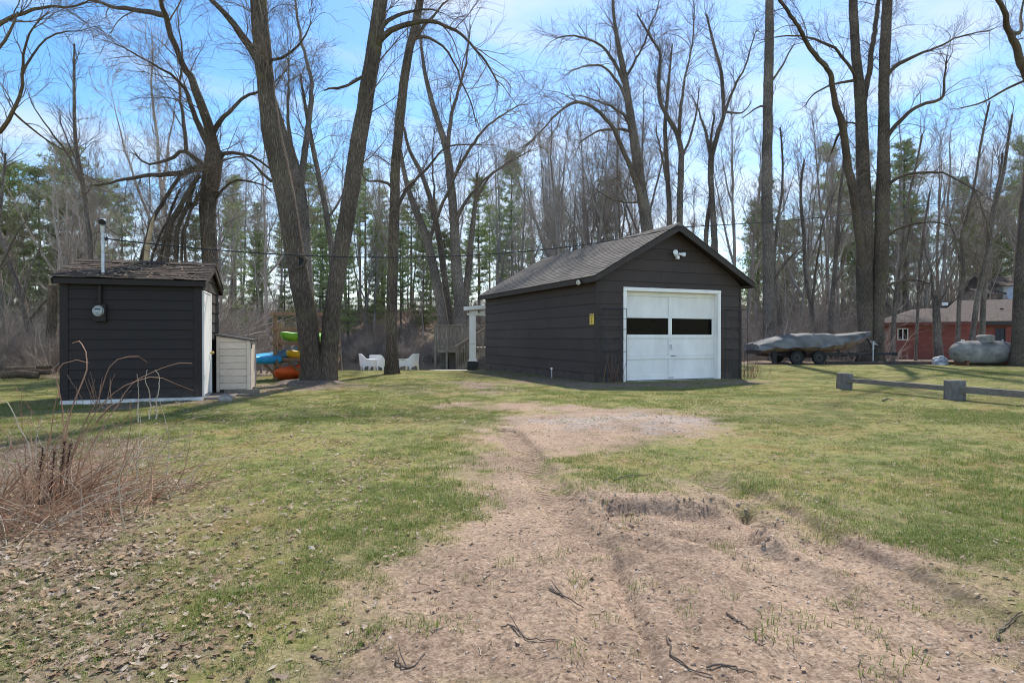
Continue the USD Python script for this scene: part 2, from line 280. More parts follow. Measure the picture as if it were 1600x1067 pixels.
# wheel ruts, traced on the ground: (points, half width, depth, tread)
RUTS = [([(790, 672), (815, 700), (842, 735), (880, 785), (915, 840), (935, 900), (960, 985), (985, 1090)], .17, .035, 1),
        ([(1105, 742), (1170, 775), (1235, 815), (1310, 862), (1380, 890), (1470, 935), (1620, 1010)], .20, .05, 1),
        ([(985, 885), (1010, 930), (1040, 975), (1085, 1060)], .14, .02, 0),
        ([(1000, 812), (1120, 840), (1250, 900), (1420, 985), (1560, 1060)], .22, .02, 1)]
RUT_LINES = [(LineString([tuple(G(*p)[:2]) for p in pts]), w, d, t) for pts, w, d, t in RUTS]
BOWL = gpoly([(922, 776), (960, 784), (1020, 782), (1100, 786), (1180, 782), (1215, 815), (1200, 850), (1120, 856), (1040, 846), (960, 834), (930, 806)])
GRAVEL = gpoly([(840, 650), (950, 638), (1080, 648), (1125, 660), (1040, 676), (960, 668), (880, 668)])

def relief(x, y):
    near = smooth(40, 14, y)
    z = near * ((fbm2(x, y, .55, 3, 1) - .5) * .05 + (fbm2(x, y, 3.0, 4, 2) - .5) * .035)
    box_ = (y < 12) & (y > .5) & (np.abs(x) < 12)
    xs, ys = x[box_], y[box_]
    zz = np.zeros_like(xs)
    dirt = smooth(-.3, .3, sd(DIRT, xs, ys))
    zz += dirt * ((fbm2(xs, ys, 9, 4, 3) - .5) * .022 + (np.clip(fbm2(xs, ys, 24, 3, 5) - .58, 0, 1)) * .05 - .012)
    pts = shapely.points(xs, ys)
    for line, w, d, tread in RUT_LINES:
        dist = shapely.distance(pts, line); s = shapely.line_locate_point(line, pts)
        prof = -d * smooth(w, w * .6, dist) + d * .35 * np.exp(-((dist - w * 1.35) / (w * .3)) ** 2)
        zz += dirt * prof * (.7 + .6 * fbm2(xs, ys, 2.5, 2, 9))
    b = sd(BOWL, xs, ys) + (fbm2(xs, ys, 5, 3, 21) - .5) * .22
    zz += dirt * -.085 * smooth(0, .12, b) * (.75 + .5 * fbm2(xs, ys, 4, 3, 22)) + dirt * .03 * np.exp(-((b + .07) / .07) ** 2)
    z[box_] += zz
    return z
BUILT = []   # footprints where the relief is kept flat
def H(x, y):
    x = np.atleast_1d(np.asarray(x, float)); y = np.atleast_1d(np.asarray(y, float)); return H0(x, y) + relief(x, y)
def h1(x, y): return float(H(x, y)[0])

ys = np.r_[-80, -30, -10, -3, -1, 0, .5, .9, 1.2, np.exp(np.arange(np.log(1.5), np.log(11.0), .0064)), np.exp(np.arange(np.log(11.05), np.log(34), .012)), np.linspace(34.5, 90, 60), 110, 150, 220, 330, 600]
tin = np.linspace(-1, 1, 460)
out = np.array([1.1, 1.3, 1.7, 2.4, 4.0, 8.0])
def row(y):
    w = max(y, 1.5) * .95
    inner = tin * w; o = w * out; far = np.array([max(w * 9, 120.0), max(w * 12, 700.0)])
    return np.r_[-far[::-1], -o[::-1], inner, o, far]
X = np.stack([row(y) for y in ys]); Y = np.repeat(ys[:, None], X.shape[1], 1)
Z = H(X.ravel(), Y.ravel()).reshape(X.shape)
nr, nc = X.shape
i, j = np.meshgrid(np.arange(nr - 1), np.arange(nc - 1), indexing='ij')
quads = np.stack([i * nc + j, i * nc + j + 1, (i + 1) * nc + j + 1, (i + 1) * nc + j], -1).reshape(-1, 4)
gv = np.stack([X, Y, Z], -1).reshape(-1, 3)
dzdx = np.gradient(Z, axis=1) / np.maximum(np.gradient(X, axis=1), 1e-6)
dzdy = np.gradient(Z, axis=0) / np.maximum(np.gradient(Y, axis=0), 1e-6) 
gn = np.stack([-dzdx, -dzdy, np.ones_like(Z)], -1).reshape(-1, 3); gn /= np.linalg.norm(gn, axis=1, keepdims=True)
def masks(x, y):
    x = np.asarray(x, float); y = np.asarray(y, float)
    n1, n2 = fbm2(x, y, 1.3, 4, 31) - .5, fbm2(x, y, 5.0, 4, 32) - .5
    nearb = (y < 30) & (y > -20) & (np.abs(x) < 40)
    dirt = np.zeros_like(x); lit = np.zeros_like(x); grav = np.zeros_like(x)
    xs, ys_ = x[nearb], y[nearb]; k = .35 + .06 * np.clip(ys_, 0, 20)
    dirt[nearb] = smooth(-.42, .42, sd(DIRT, xs, ys_) + n1[nearb] * 2.0 * k + n2[nearb] * 1.2)
    lit[nearb] = smooth(-.5, .6, sd(LITTER, xs, ys_) + n1[nearb] * 2.0 + n2[nearb] * 1.4)
    grav[nearb] = smooth(-.3, .9, sd(GRAVEL, xs, ys_) + n2[nearb] * 3.4 + n1[nearb] * 2.8)
    # woodland floor beyond the lawn
    u = y - 1.2 * np.logaddexp(0, (x - 4.0) * 1.5) / 1.5
    wood = smooth(-.6, .8, np.where(x > 4, y - 25.3, np.where(x < -7, y - 16.8, u - 33)) + n1 * 2)
    lit = np.maximum(lit, wood)
    return dirt, lit, grav
md, ml, mg = masks(gv[:, 0], gv[:, 1])
GROUND_NODES = {
    'at': ('attribute', {'attribute': 'mask'}), 'sp': ('separate_color', {}), 'g': ('geometry', {}),
    'n1': ('noise_texture', {'scale': 1.0, 'detail': 6.0, 'roughness': .7}), 'n2': ('noise_texture', {'scale': 9.0, 'detail': 6.0, 'roughness': .7}),
    'n3': ('noise_texture', {'scale': 42.0, 'detail': 7.0, 'roughness': .8}), 'v1': ('voronoi_texture', {'scale': 85.0, 'randomness': 1.0}), 'v2': ('voronoi_texture', {'scale': 26.0, 'randomness': 1.0}),
    'gr': ('rgb_ramp', {'ramp': [(0, (.08, .122, .028)), (.37, (.135, .172, .046)), (.46, (.22, .22, .082)), (.55, (.31, .255, .145)), (.66, (.24, .185, .125)), (1, (.44, .36, .24))]}),
    'gm': ('mix', {'fac': .5}), 'pr': ('rgb_ramp', {'ramp': [(0, (.45, .56, .40)), (.38, (.62, .74, .52)), (.47, (.95, .97, .85)), (.54, (1.1, 1.0, .92)), (.62, (1.02, .80, .72)), (1, (.70, .50, .42))]}), 'gp': ('mix', {'mix_type': 'multiply', 'fac': .9}), 'gb': ('rgb_ramp', {'ramp': [(0, (.05, .038, .024)), (.40, (.125, .115, .048)), (.52, (.175, .20, .050)), (.64, (.34, .28, .16)), (1, (.56, .46, .30))]}),
    'dr': ('rgb_ramp', {'ramp': [(0, (.11, .076, .053)), (.38, (.24, .170, .122)), (.5, (.365, .266, .194)), (.64, (.475, .36, .272)), (1, (.60, .485, .385))]}),
    'ds': ('rgb_ramp', {'ramp': [(0, (.38, .36, .35)), (.18, (.66, .64, .62)), (.5, (.95, .94, .93)), (.8, (1.1, 1.1, 1.09)), (1, (1.4, 1.42, 1.42))]}),
    'dm': ('mix', {'mix_type': 'multiply', 'fac': .8}), 'db': ('rgb_ramp', {'ramp': [(0, (.55, .52, .50)), (.40, (.74, .72, .71)), (.56, (1.03, 1.02, 1.0)), (1, (1.14, 1.12, 1.08))]}), 'dm2': ('mix', {'mix_type': 'multiply', 'fac': 1.0}),
    'lr': ('rgb_ramp', {'ramp': [(0, (.06, .043, .032)), (.40, (.16, .115, .085)), (.55, (.27, .205, .155)), (.7, (.40, .325, .255)), (1, (.52, .45, .38))]}),
    'vr': ('rgb_ramp', {'ramp': [(0, (.16, .15, .145)), (.5, (.34, .33, .32)), (1, (.42, .41, .40))]}),
    'x1': ('mix', {}), 'x2': ('mix', {}), 'x3': ('mix', {}), 'add': ('math', {'math_type': 'multiply_add', 'value2': .55}),
    'ru': ('attribute', {'attribute': 'rut'}), 'rs': ('separate_color', {}), 'ab': ('math', {'math_type': 'absolute'}), 'k1': ('math', {'math_type': 'multiply_add', 'value2': .8}), 'k2': ('math', {'math_type': 'multiply', 'value2': 88.0}), 'k3': ('math', {'math_type': 'sine'}),
    'k4': ('map_range', {'from_min': -.2, 'from_max': .75, 'to_min': 0.0, 'to_max': 1.0, 'clamp': True}), 'kn': ('map_range', {'from_min': .40, 'from_max': .58, 'to_min': 0.0, 'to_max': 1.0, 'clamp': True}), 'k5': ('math', {'math_type': 'multiply'}), 'k6': ('math', {'math_type': 'multiply'}), 'k7': ('math', {'math_type': 'multiply_add', 'value2': -.9}), 'kc': ('mix', {'mix_type': 'multiply', 'color2': (.66, .62, .60)}), 'kd': ('math', {'math_type': 'multiply', 'value2': .6}),
    'b': ('bump', {'strength': .8, 'distance': .03}), 'p': ('principled_bsdf', {'roughness': .97, 'specular_ior_level': .12})}
GROUND_LINKS = [('at.color', 'sp.color'), *[('g.position', f'{k}.vector') for k in ('n1', 'n2', 'n3', 'v1', 'v2')],
    ('n2.fac', 'gr.fac'), ('n3.fac', 'gb.fac'), ('gr.color', 'gm.color1'), ('gb.color', 'gm.color2'),
    ('n3.fac', 'dr.fac'), ('v1.color', 'ds.fac'), ('dr.color', 'dm.color1'), ('ds.color', 'dm.color2'), ('n1.fac', 'db.fac'), ('dm.color', 'dm2.color1'), ('db.color', 'dm2.color2'),
    ('n3.fac', 'lr.fac'), ('v2.color', 'vr.fac'),
    ('n1.fac', 'pr.fac'), ('gm.color', 'gp.color1'), ('pr.color', 'gp.color2'), ('sp.g', 'x1.fac'), ('gp.color', 'x1.color1'), ('lr.color', 'x1.color2'), ('sp.r', 'x2.fac'), ('x1.color', 'x2.color1'), ('dm2.color', 'x2.color2'),
    ('sp.b', 'x3.fac'), ('x2.color', 'x3.color1'), ('vr.color', 'x3.color2'), ('ru.color', 'rs.color'), ('rs.g', 'ab.value1'), ('ab.value', 'k1.value1'), ('rs.r', 'k1.value3'), ('k1.value', 'k2.value1'), ('k2.value', 'k3.value1'), ('k3.value', 'k4.value'), ('n2.fac', 'kn.value'), ('k4.result', 'k5.value1'), ('kn.result', 'k5.value2'), ('k5.value', 'k6.value1'), ('rs.b', 'k6.value2'), ('k6.value', 'kd.value1'), ('kd.value', 'kc.fac'), ('x3.color', 'kc.color1'), ('kc.color', 'p.base_color'), ('k6.value', 'k7.value1'), ('add.value', 'k7.value3'),
    ('n3.fac', 'add.value1'), ('n2.fac', 'add.value3'), ('k7.value', 'b.height'), ('b.normal', 'p.normal')]
M['ground'] = usdkit.material(stage, L('ground'), GROUND_NODES, GROUND_LINKS, surface='p.BSDF')
gm = put(path_of('/World', 'ground'), gv, quads, M['ground'], gn)
rutv = np.zeros((len(gv), 3)); nb = np.nonzero((gv[:, 1] > 1) & (gv[:, 1] < 13) & (np.abs(gv[:, 0]) < 9))[0]; rp = shapely.points(gv[nb, 0], gv[nb, 1]); bestd = np.full(len(nb), 9.0)
for line, w, d, tread in RUT_LINES:
    if not tread: continue
    dist = shapely.distance(rp, line); s_ = shapely.line_locate_point(line, rp); a_ = np.array(line.coords); q_ = np.array([line.interpolate(t).coords[0] for t in s_]); q2 = np.array([line.interpolate(t + .02).coords[0] for t in s_])
    sg_ = np.sign((q2 - q_)[:, 0] * (gv[nb, 1] - q_[:, 1]) - (q2 - q_)[:, 1] * (gv[nb, 0] - q_[:, 0])); m_ = dist < bestd; bestd[m_] = dist[m_]
    rutv[nb[m_]] = np.stack([s_, sg_ * dist, smooth(w * 1.15, w * .7, dist) * smooth(3.3, 4.6, gv[nb, 1]) * md[nb]], 1)[m_]
UsdGeom.PrimvarsAPI(gm).CreatePrimvar('rut', Sdf.ValueTypeNames.Color3fArray, 'vertex').Set(Vt.Vec3fArray.FromNumpy(rutv.astype(np.float32)))
UsdGeom.PrimvarsAPI(gm).CreatePrimvar('mask', Sdf.ValueTypeNames.Color3fArray, 'vertex').Set(Vt.Vec3fArray.FromNumpy(np.stack([md, ml * (1 - md * .7), mg * .38], 1).astype(np.float32)))
meta(gm.GetPrim(), 'rough yard of patchy grass, bare earth and dead leaves', 'ground', kind='structure')
wx = np.array([-200, -60, -20, -5, 2, 6, 12, 30, 80, 200.]); sh = 1.2 * np.logaddexp(0, (wx - 4) * 1.5) / 1.5
wr = np.stack([np.stack([wx, np.full_like(wx, a) + sh, np.full_like(wx, -.86)], 1) for a in (33.0, 44, 56.0)])
rv = put(path_of('/World', 'river'), wr.reshape(-1, 3), tri(loft(wr))[1], M['water'])
meta(rv.GetPrim(), 'dark still river behind the white chairs', 'river', kind='structure')

# ------------------------------------------------------------------ garage
GA = math.atan2(.391, .920)
gar = thing('garage', 'dark brown lap-sided garage with white overhead door and gable roof', 'garage', (2.07, 15.35, 0), GA)
GW, GL, EAVE, RISE, OV, OF = 4.53, 7.7, 2.46, 1.42, .22, .30
def slope_z(x):  # underside of the roof above the front wall
    return EAVE + .03 + (GW / 2 + OV - abs(x - GW / 2)) * (RISE / (GW / 2 + OV))
def lap(x0b, x1b, x0t, x1t, z0, z1, t0=.024, t1=.008):
    """One lap board on the plane y=0, facing -y; its bottom stands prouder than its top."""
    v = [(x0b, -t0, z0), (x1b, -t0, z0), (x1t, -t1, z1), (x0t, -t1, z1), (x0b, .012, z0), (x1b, .012, z0), (x1t, .012, z1), (x0t, .012, z1)]
    return np.array(v, float), np.array([(0, 1, 2, 3), (4, 7, 6, 5), (0, 4, 5, 1), (3, 2, 6, 7), (0, 3, 7, 4), (1, 5, 6, 2)])
def side_map(mesh, kind, at=0.0):
    v, f = tri(mesh); v = v.copy()
    if kind == 'left': v = np.stack([v[:, 1] + at, -v[:, 0], v[:, 2]], 1)         # plane x=at facing -x, board x -> -y
    if kind == 'right': v = np.stack([at - v[:, 1], v[:, 0], v[:, 2]], 1)          # plane x=at facing +x
    if kind == 'back': v = np.stack([-v[:, 0], at - v[:, 1], v[:, 2]], 1)
    return v, f
def clip_slope(z): # half width of the gable at height z
    return max(0.0, min(GW / 2, (GW / 2 + OV) * (1 - (z - EAVE - .03) / RISE)))
DX0, DX1, DZ = .86, 3.74, 2.28    # door opening (inside the trim)
COURSE = .287
r = random.Random(3)
k = 0; z = -.06
while z < EAVE + RISE - .1:
    z1 = z + COURSE - .004
    w0, w1 = clip_slope(z), clip_slope(z1)
    if w0 > .1:
        w1 = max(w1, .02)
        spans = [(GW / 2 - w0, GW / 2 + w0, GW / 2 - w1, GW / 2 + w1)]
        if z < DZ + .06:
            spans = [(0, DX0 - .102, 0, DX0 - .102), (DX1 + .102, GW, DX1 + .102, GW)]
            if z1 > DZ + .1: part(gar, 'siding_board', lap(DX0 - .1, DX1 + .1, DX0 - .1, DX1 + .1, DZ + .098, z1, .018, .008), M['siding'])
        else:
            c = GW / 2 + (-.35 if k % 2 else .55)
            if w0 > 1.1 and w1 > 1.0: spans = [(spans[0][0], c - .002, spans[0][2], c - .002), (c + .002, spans[0][1], c + .002, spans[0][3])]
        for s in spans: part(gar, 'siding_board', lap(*s, z, z1), M['siding'])
    if z < EAVE:
        zt = min(z1, EAVE + .02); cuts = [0, 2.7, 5.1, GL] if k % 2 else [0, 1.6, 3.95, 6.4, GL]
        for a, b in zip(cuts, cuts[1:]):
            part(gar, 'siding_board', side_map(lap(-b + .002, -a - .002, -b + .002, -a - .002, z, zt), 'left'), M['siding'])
    z += COURSE; k += 1
part(gar, 'wall', cat_([side_map(box(.0, GL, -.012, .08, -.3, EAVE + .04), 'right', GW), side_map(box(-GW, 0, -.012, .08, -.3, EAVE + .04), 'back', GL), box(.012, .06, .1, GL - .1, -.3, EAVE)]), M['siding'])
part(gar, 'back_gable', hull([(0, GL - .02, EAVE), (GW, GL - .02, EAVE), (GW / 2, GL - .02, EAVE + RISE - .12), (0, GL + .01, EAVE), (GW, GL + .01, EAVE), (GW / 2, GL + .01, EAVE + RISE - .12)]), M['siding'])
part(gar, 'corner_trim', cbox(-.030, .045, -.032, .05, -.08, EAVE + .05, .005), M['siding_trim'])
part(gar, 'corner_trim', cbox(GW - .04, GW + .03, -.031, .05, -.08, EAVE + .05, .005), M['siding_trim'])
part(gar, 'dark_interior', cat_([box(.08, GW - .08, .9, .92, 0, EAVE), box(.08, GW - .08, .1, .9, -.02, 0)]), M['dark_inside'])
# roof deck, fascia, rake boards
hw = GW / 2 + OV; sl = math.hypot(hw, RISE); ang = math.atan2(RISE, hw)
ztop = EAVE + .14
def roofpt(side, d, y, up=0.0):
    """d metres up the slope from the eave on side -1 (left) or 1, raised 'up' off the slope."""
    x = GW / 2 + side * (hw - d * math.cos(ang)) + side * up * math.sin(ang)
    return (x, y, ztop + d * math.sin(ang) + up * math.cos(ang))
for s in (-1, 1):
    part(gar, 'roof_deck', hull([roofpt(s, d, y, u) for d in (0.0, sl) for y in (-OF + .03, GL + .2) for u in (-.06, -.002)]), M['siding_trim'])
    e = GW / 2 + s * hw
    part(gar, 'fascia', cbox(min(e, e - s * .03), max(e, e - s * .03), -OF + .02, GL + .21, EAVE - .01, ztop - .012, .004), M['siding_trim'])
    part(gar, 'rake_board', hull([(GW / 2 + s * hw, y, z) for y in (-OF - .012, -OF + .018) for z in (EAVE - .005, ztop - .02)] + [(GW / 2 + s * .001, y, z) for y in (-OF - .012, -OF + .018) for z in (ztop + RISE - .19, ztop + RISE - .02)]), M['siding_trim'])
    part(gar, 'soffit', hull([(GW / 2 + s * (hw - .03), y, EAVE + .02 + du) for y in (-OF + .03, GL + .1) for du in (0, .01)] + [(GW / 2 + s * GW / 2, y, EAVE + .02 + du) for y in (-OF + .03, GL + .1) for du in (0, .01)]), M['siding_trim'])
    part(gar, 'rake_board', hull([(GW / 2 + s * hw, y, z) for y in (GL + .19, GL + .215) for z in (EAVE - .005, ztop - .02)] + [(GW / 2 + s * .001, y, z) for y in (GL + .19, GL + .215) for z in (ztop + RISE - .19, ztop + RISE - .02)]), M['siding_trim'])
# shingles: single tabs on the slope one sees, the nearest 300 as parts
tabs = []
EXPO, TAB = .138, .305
rows = int(sl / EXPO)
for q in range(rows):
    d0 = q * EXPO - .02; off = (q % 2) * TAB / 2 + r.uniform(-.03, .03); y = -OF - .015 - off
    while y < GL + .21:
        a, b = max(y + .003, -OF - .02), min(y + TAB - .003, GL + .22)
        if b - a > .03:
            jb = r.uniform(-.006, .006); d1 = min(d0 + EXPO + .02, sl)
            tabs.append((a, [roofpt(-1, d, yy, u) for d, us in ((d0 + jb, (.002, .014 + r.uniform(0, .004))), (d1, (.0005, .004))) for yy in (a, b) for u in us]))
        y += TAB
BOXF = np.array([(0, 1, 3, 2), (4, 6, 7, 5), (0, 4, 5, 1), (2, 3, 7, 6), (1, 5, 7, 3), (0, 2, 6, 4)])
tabs.sort(key=lambda t: t[0])
for a, p in tabs[:300]: part(gar, 'shingle', (np.array(p), BOXF), M[f'shingle{r.choice((0, 0, 1, 2))}'])
part(gar, 'shingles', cat_([(np.array(p), BOXF) for _, p in tabs[300:]]), M['shingle0'], kind='stuff')
part(gar, 'shingles', cat_([hull([roofpt(1, d, y, u) for d, us in ((q * EXPO - .02, (.002, .014)), (min(q * EXPO + EXPO + .02, sl), (.0005, .004))) for y in (-OF - .02, GL + .22) for u in us]) for q in range(rows)]), M['shingle0'], kind='stuff')
for q in range(int((GL + OF + .2) / .15)):
    y0 = -OF - .02 + q * .15
    part(gar, 'ridge_cap', hull([(GW / 2 + s * dx, yy, ztop + RISE - dx * math.tan(ang) + up) for s in (-1, 1) for dx, up0 in ((0, .024), (.13, .018)) for yy, e in ((y0, 0), (y0 + .17, -.006)) for up in (up0 + e, up0 + e - .010)]), M[f'shingle{q % 3}'])
# door
for x0, x1, nm in ((DX0 - .1, DX0, 'door_trim'), (DX1, DX1 + .1, 'door_trim')):
    part(gar, nm, cbox(x0, x1, -.045, .14, .0, DZ, .006), M['white'])
part(gar, 'door_trim', cbox(DX0 - .1, DX1 + .1, -.048, .14, DZ + .001, DZ + .095, .006), M['white'])
def leaf(x0, x1, z0, z1, y0=.115, y1=.16): return cbox(x0, x1, y0, y1, z0, z1, .004)
xm = (DX0 + DX1) / 2; SW = .055
zr = [.02, .12, .55, .65, 1.09, 1.19, 1.61, 1.66, 2.17, DZ - .003]   # rails and openings, from the ground
door = part(gar, 'overhead_door', leaf(DX0 + .003, DX1 - .003, zr[0], zr[1]), M['white'])
for a, b in ((2, 3), (4, 5), (6, 7), (8, 9)): part(door, 'rail', leaf(DX0 + .003, DX1 - .003, zr[a] + .001, zr[b] - .001), M['white'])
for a, b in ((1, 2), (3, 4), (5, 6), (7, 8)):
    for x0, x1 in ((DX0 + .003, DX0 + .06), (xm - SW, xm + SW), (DX1 - .06, DX1 - .003)): part(door, 'stile', leaf(x0, x1, zr[a] + .001, zr[b] - .001), M['white'])
    for x0, x1 in ((DX0 + .061, xm - SW - .001), (xm + SW + .001, DX1 - .061)):
        if a == 5: part(door, 'pane', box(x0, x1, .138, .144, zr[a], zr[b]), M['pane'])
        else: part(door, 'panel', cbox(x0, x1, .135, .15, zr[a], zr[b], .004), M['white'])
part(door, 'handle', cat_([cyl((xm, .118, .91), (xm, .075, .91), .012), hull([(xm - .03, .08, .885), (xm + .012, .08, .935), (xm + .028, .08, .78), (xm + .01, .08, .78), (xm - .03, .068, .885), (xm + .012, .068, .935), (xm + .028, .068, .78), (xm + .01, .068, .78)]), cyl((xm, .118, 1.03), (xm, .105, 1.03), .014)]), M['steel'])
part(door, 'latch', cat_([box(xm + .02, xm + .17, .108, .114, .625, .640), cyl((xm + .05, .118, .632), (xm + .05, .1, .632), .012)]), M['wire_dark'])
part(door, 'foot_pull', cbox(xm - .05, xm + .09, .085, .116, .06, .085, .004), M['steel'])
part(gar, 'door_apron', box(DX0 - .1, DX1 + .1, -.05, .25, -.25, .006), M['concrete'])
def gp(x, y, z): # a point of the garage's frame in the world
    c, s = math.cos(GA), math.sin(GA); return (2.07 + c * x - s * y, 15.35 + s * x + c * y, z)
# gable flood light
fl = thing('floodlight', 'white twin-head flood light high on the dark garage gable', 'floodlight', gp(2.36, -.02, 3.27), GA)
def lampc(c, d, rr, ln):
    c = np.array(c, float); d = np.array(d, float) / np.linalg.norm(d)
    return pipe([c, c + d * ln * .35, c + d * ln * .7, c + d * ln], [rr * .45, rr * .62, rr, rr], 14)
part(fl, 'base_plate', cyl((0, 0, 0), (0, -.035, 0), .065, 16), M['white_plastic'], 30)
part(fl, 'lamp_head', lampc((-.05, -.05, .01), (-.55, -.8, .12), .062, .15), M['white_plastic'], 30)
part(fl, 'lamp_head', lampc((.06, -.05, .01), (.9, -.35, -.12), .055, .17), M['white_plastic'], 30)
part(fl, 'motion_sensor', cat_([cbox(-.035, .045, -.12, -.035, -.135, -.05, .012), cyl((.0, -.02, 0), (.0, -.07, -.06), .018)]), M['white_plastic'], 30)
# eave spot
ev = thing('eave_spotlight', 'small black spotlight under the garage eave near the corner', 'spotlight', gp(-OV - .005, .42, 2.50), GA)
part(ev, 'bracket', cbox(-.05, .0, -.03, .03, -.04, .05, .006), M['black'])
part(ev, 'lamp_body', lampc((-.04, 0, 0), (-.55, -.8, -.25), .055, .13), M['black'], 30)
part(ev, 'lens_ring', pipe([(-.105, -.105, -.028), (-.113, -.115, -.031)], [.057, .057], 16), M['steel'])
# warning sign
sg = thing('warning_sign', 'yellow warning sign on the garage side wall by the corner', 'sign', gp(-.026, .27, 1.43), GA - math.pi / 2)
M['sign_y'] = plain('sign_yellow', (.66, .47, .07), .5); M['sign_b'] = plain('sign_black', (.03, .025, .02), .5); M['sign_o'] = plain('sign_band', (.33, .20, .10), .5); M['sign_w'] = plain('sign_cream', (.68, .60, .40), .5)
part(sg, 'sign_plate', cbox(0, .21, -.008, 0, 0, .27, .002), M['sign_y'])
part(sg, 'sign_band', box(.015, .195, -.0105, -.0075, .215, .255), M['sign_o'])
part(sg, 'bolt_symbol', (np.array([(.115, -.0105, .195), (.085, -.0105, .145), (.105, -.0105, .148), (.09, -.0105, .105), (.135, -.0105, .16), (.112, -.0105, .158), (.14, -.0105, .195)]), np.array([(0, 1, 2), (2, 3, 4), (2, 4, 5), (0, 2, 5), (0, 5, 6)])), M['sign_b'])
part(sg, 'triangle_symbol', (np.array([(.07, -.0105, .092), (.145, -.0105, .092), (.107, -.0105, .045), (.088, -.0105, .083), (.127, -.0105, .083), (.107, -.0105, .06)]), np.array([(0, 3, 4), (0, 4, 1), (1, 4, 5), (1, 5, 2), (2, 5, 3), (2, 3, 0)])), M['sign_b'])
part(sg, 'text_strip', box(.03, .18, -.0105, -.0075, .022, .034), M['sign_o'])
# stand pipe
sp_ = thing('standpipe', 'short white pipe standing in leaves beside the garage wall', 'pipe', gp(-.22, 2.0, 0), GA)
part(sp_, 'pipe', cyl((0, 0, -.1), (0, 0, .26), .018, 10), M['steel'], 30); part(sp_, 'cap', cyl((0, 0, .24), (0, 0, .29), .034, 12), M['white_plastic'], 30)
# trellises
def trellis(loc, w, d, h, label):
    t = thing('trellis', label, 'trellis', loc, GA)
    R_ = .008
    for y in (0, -d):
        for x in (0, w): part(t, 'upright', pipe([(x, y, -.1), (x, y, h)], R_, 6), M['trellis'])
        part(t, 'top_rail', pipe([(0, y, h), (w, y, h)], R_, 6), M['trellis'])
        for zz in (h * .42, h * .72, h * .86): part(t, 'cross_rail', pipe([(0, y, zz), (w, y, zz)], R_ * .7, 5), M['trellis'])
        for q in range(1, 5): part(t, 'picket', pipe([(w * q / 5, y, -.05), (w * q / 5, y, h * .42)], .004, 5), M['trellis'])
        for q in (0, 1):
            aa = np.linspace(0, 2 * np.pi * .8, 14); rr = w * .18 * np.linspace(1, .35, 14); c = (w * (.3 if q == 0 else .7), h * .57)
            part(t, 'scroll', pipe(np.stack([c[0] + rr * np.cos(aa), np.full(14, y), c[1] + rr * np.sin(aa) * (1 if q else -1)], 1), .004, 5), M['trellis'])
    for zz in (h, h * .42, h * .72):
        for x in (0, w): part(t, 'side_bar', pipe([(x, 0, zz), (x, -d, zz)], R_ * .8, 5), M['trellis'])
trellis(gp(.14, -.06, 0), .55, .22, 1.82, 'dark metal wire trellis left of the garage door')
trellis(gp(3.98, -.06, 0), .55, .22, 1.86, 'dark metal wire trellis right of the garage door')

# ------------------------------------------------------------------ black shed
SA = math.radians(18.0); SX, SY = -7.47, 10.35
def spt(x, y, z):
    c, s = math.cos(SA), math.sin(SA); return (SX + c * x - s * y, SY + s * x + c * y, z)
shed = thing('shed', 'small black lap-sided shed with sagging brown shingle roof', 'shed', (SX, SY, 0), SA)
SW_, SD, SE, SR = 2.11, 2.1, 2.0, .40
part(shed, 'foundation', cbox(-.01, SW_ + .01, -.03, SD, -.15, .065, .01), M['white_dirty'])
z = .07; n = 0
while z < SE:
    z1 = min(z + .166, SE + .02)
    part(shed, 'siding_board', lap(.115, SW_ - .125, .115, SW_ - .125, z, z1 - .004, .022, .008), M['shed_siding']); z += .168
for x0, x1 in ((-.012, .113), (SW_ - .123, SW_ + .005)): part(shed, 'corner_board', cbox(x0, x1, -.026, .03, .066, SE + .02, .005), M['shed_siding'])
part(shed, 'wall', cat_([box(0, .05, .03, SD, .066, SE), side_map(box(-SW_, 0, -.01, .05, .066, SE), 'back', SD), box(.0, SW_, .013, .03, .066, SE)]), M['shed_siding'])
def sgab(y): return SE + .04 + (SD / 2 - abs(y - SD / 2)) * (SR / (SD / 2 + .12))
z = .07
while z < SE + SR - .12:
    z1 = z + .186; y0, y1 = .99, SD; 
    if z > SE - .05:
        h0 = (z - SE - .04) * (SD / 2 + .12) / SR; h1_ = (z1 - SE - .04) * (SD / 2 + .12) / SR
        a0, a1 = max(0, h0), max(0, h1_)
        if a1 < SD / 2 - .05: part(shed, 'siding_board', side_map(lap(a0, SD - a0, a1, SD - a1, z, z1 - .004, .022, .008), 'right', SW_), M['shed_side'])
    else: part(shed, 'siding_board', side_map(lap(y0, y1, y0, y1, z, z1 - .004, .022, .008), 'right', SW_), M['shed_side'])
    z += .19
for s_ in (-1, 1):
    part(shed, 'gable_end', hull([(SW_ - .03 if s_ > 0 else .0, y, zz) for y, zz in ((0, SE), (SD, SE), (SD / 2, SE + SR + .02))] + [(SW_ if s_ > 0 else .03, y, zz) for y, zz in ((0, SE), (SD, SE), (SD / 2, SE + SR + .02))]), M['shed_side'])
shw = SD / 2 + .13; ssl = math.hypot(shw, SR); sang = math.atan2(SR, shw); szt = SE + .10
def sroof(side, d, x, up=0.0):
    y = SD / 2 + side * (shw - d * math.cos(sang)) + side * up * math.sin(sang); sag = -.02 * math.sin(math.pi * np.clip(x / SW_, 0, 1)) * (d / ssl)
    return (x, y, szt + d * math.sin(sang) + up * math.cos(sang) + sag)
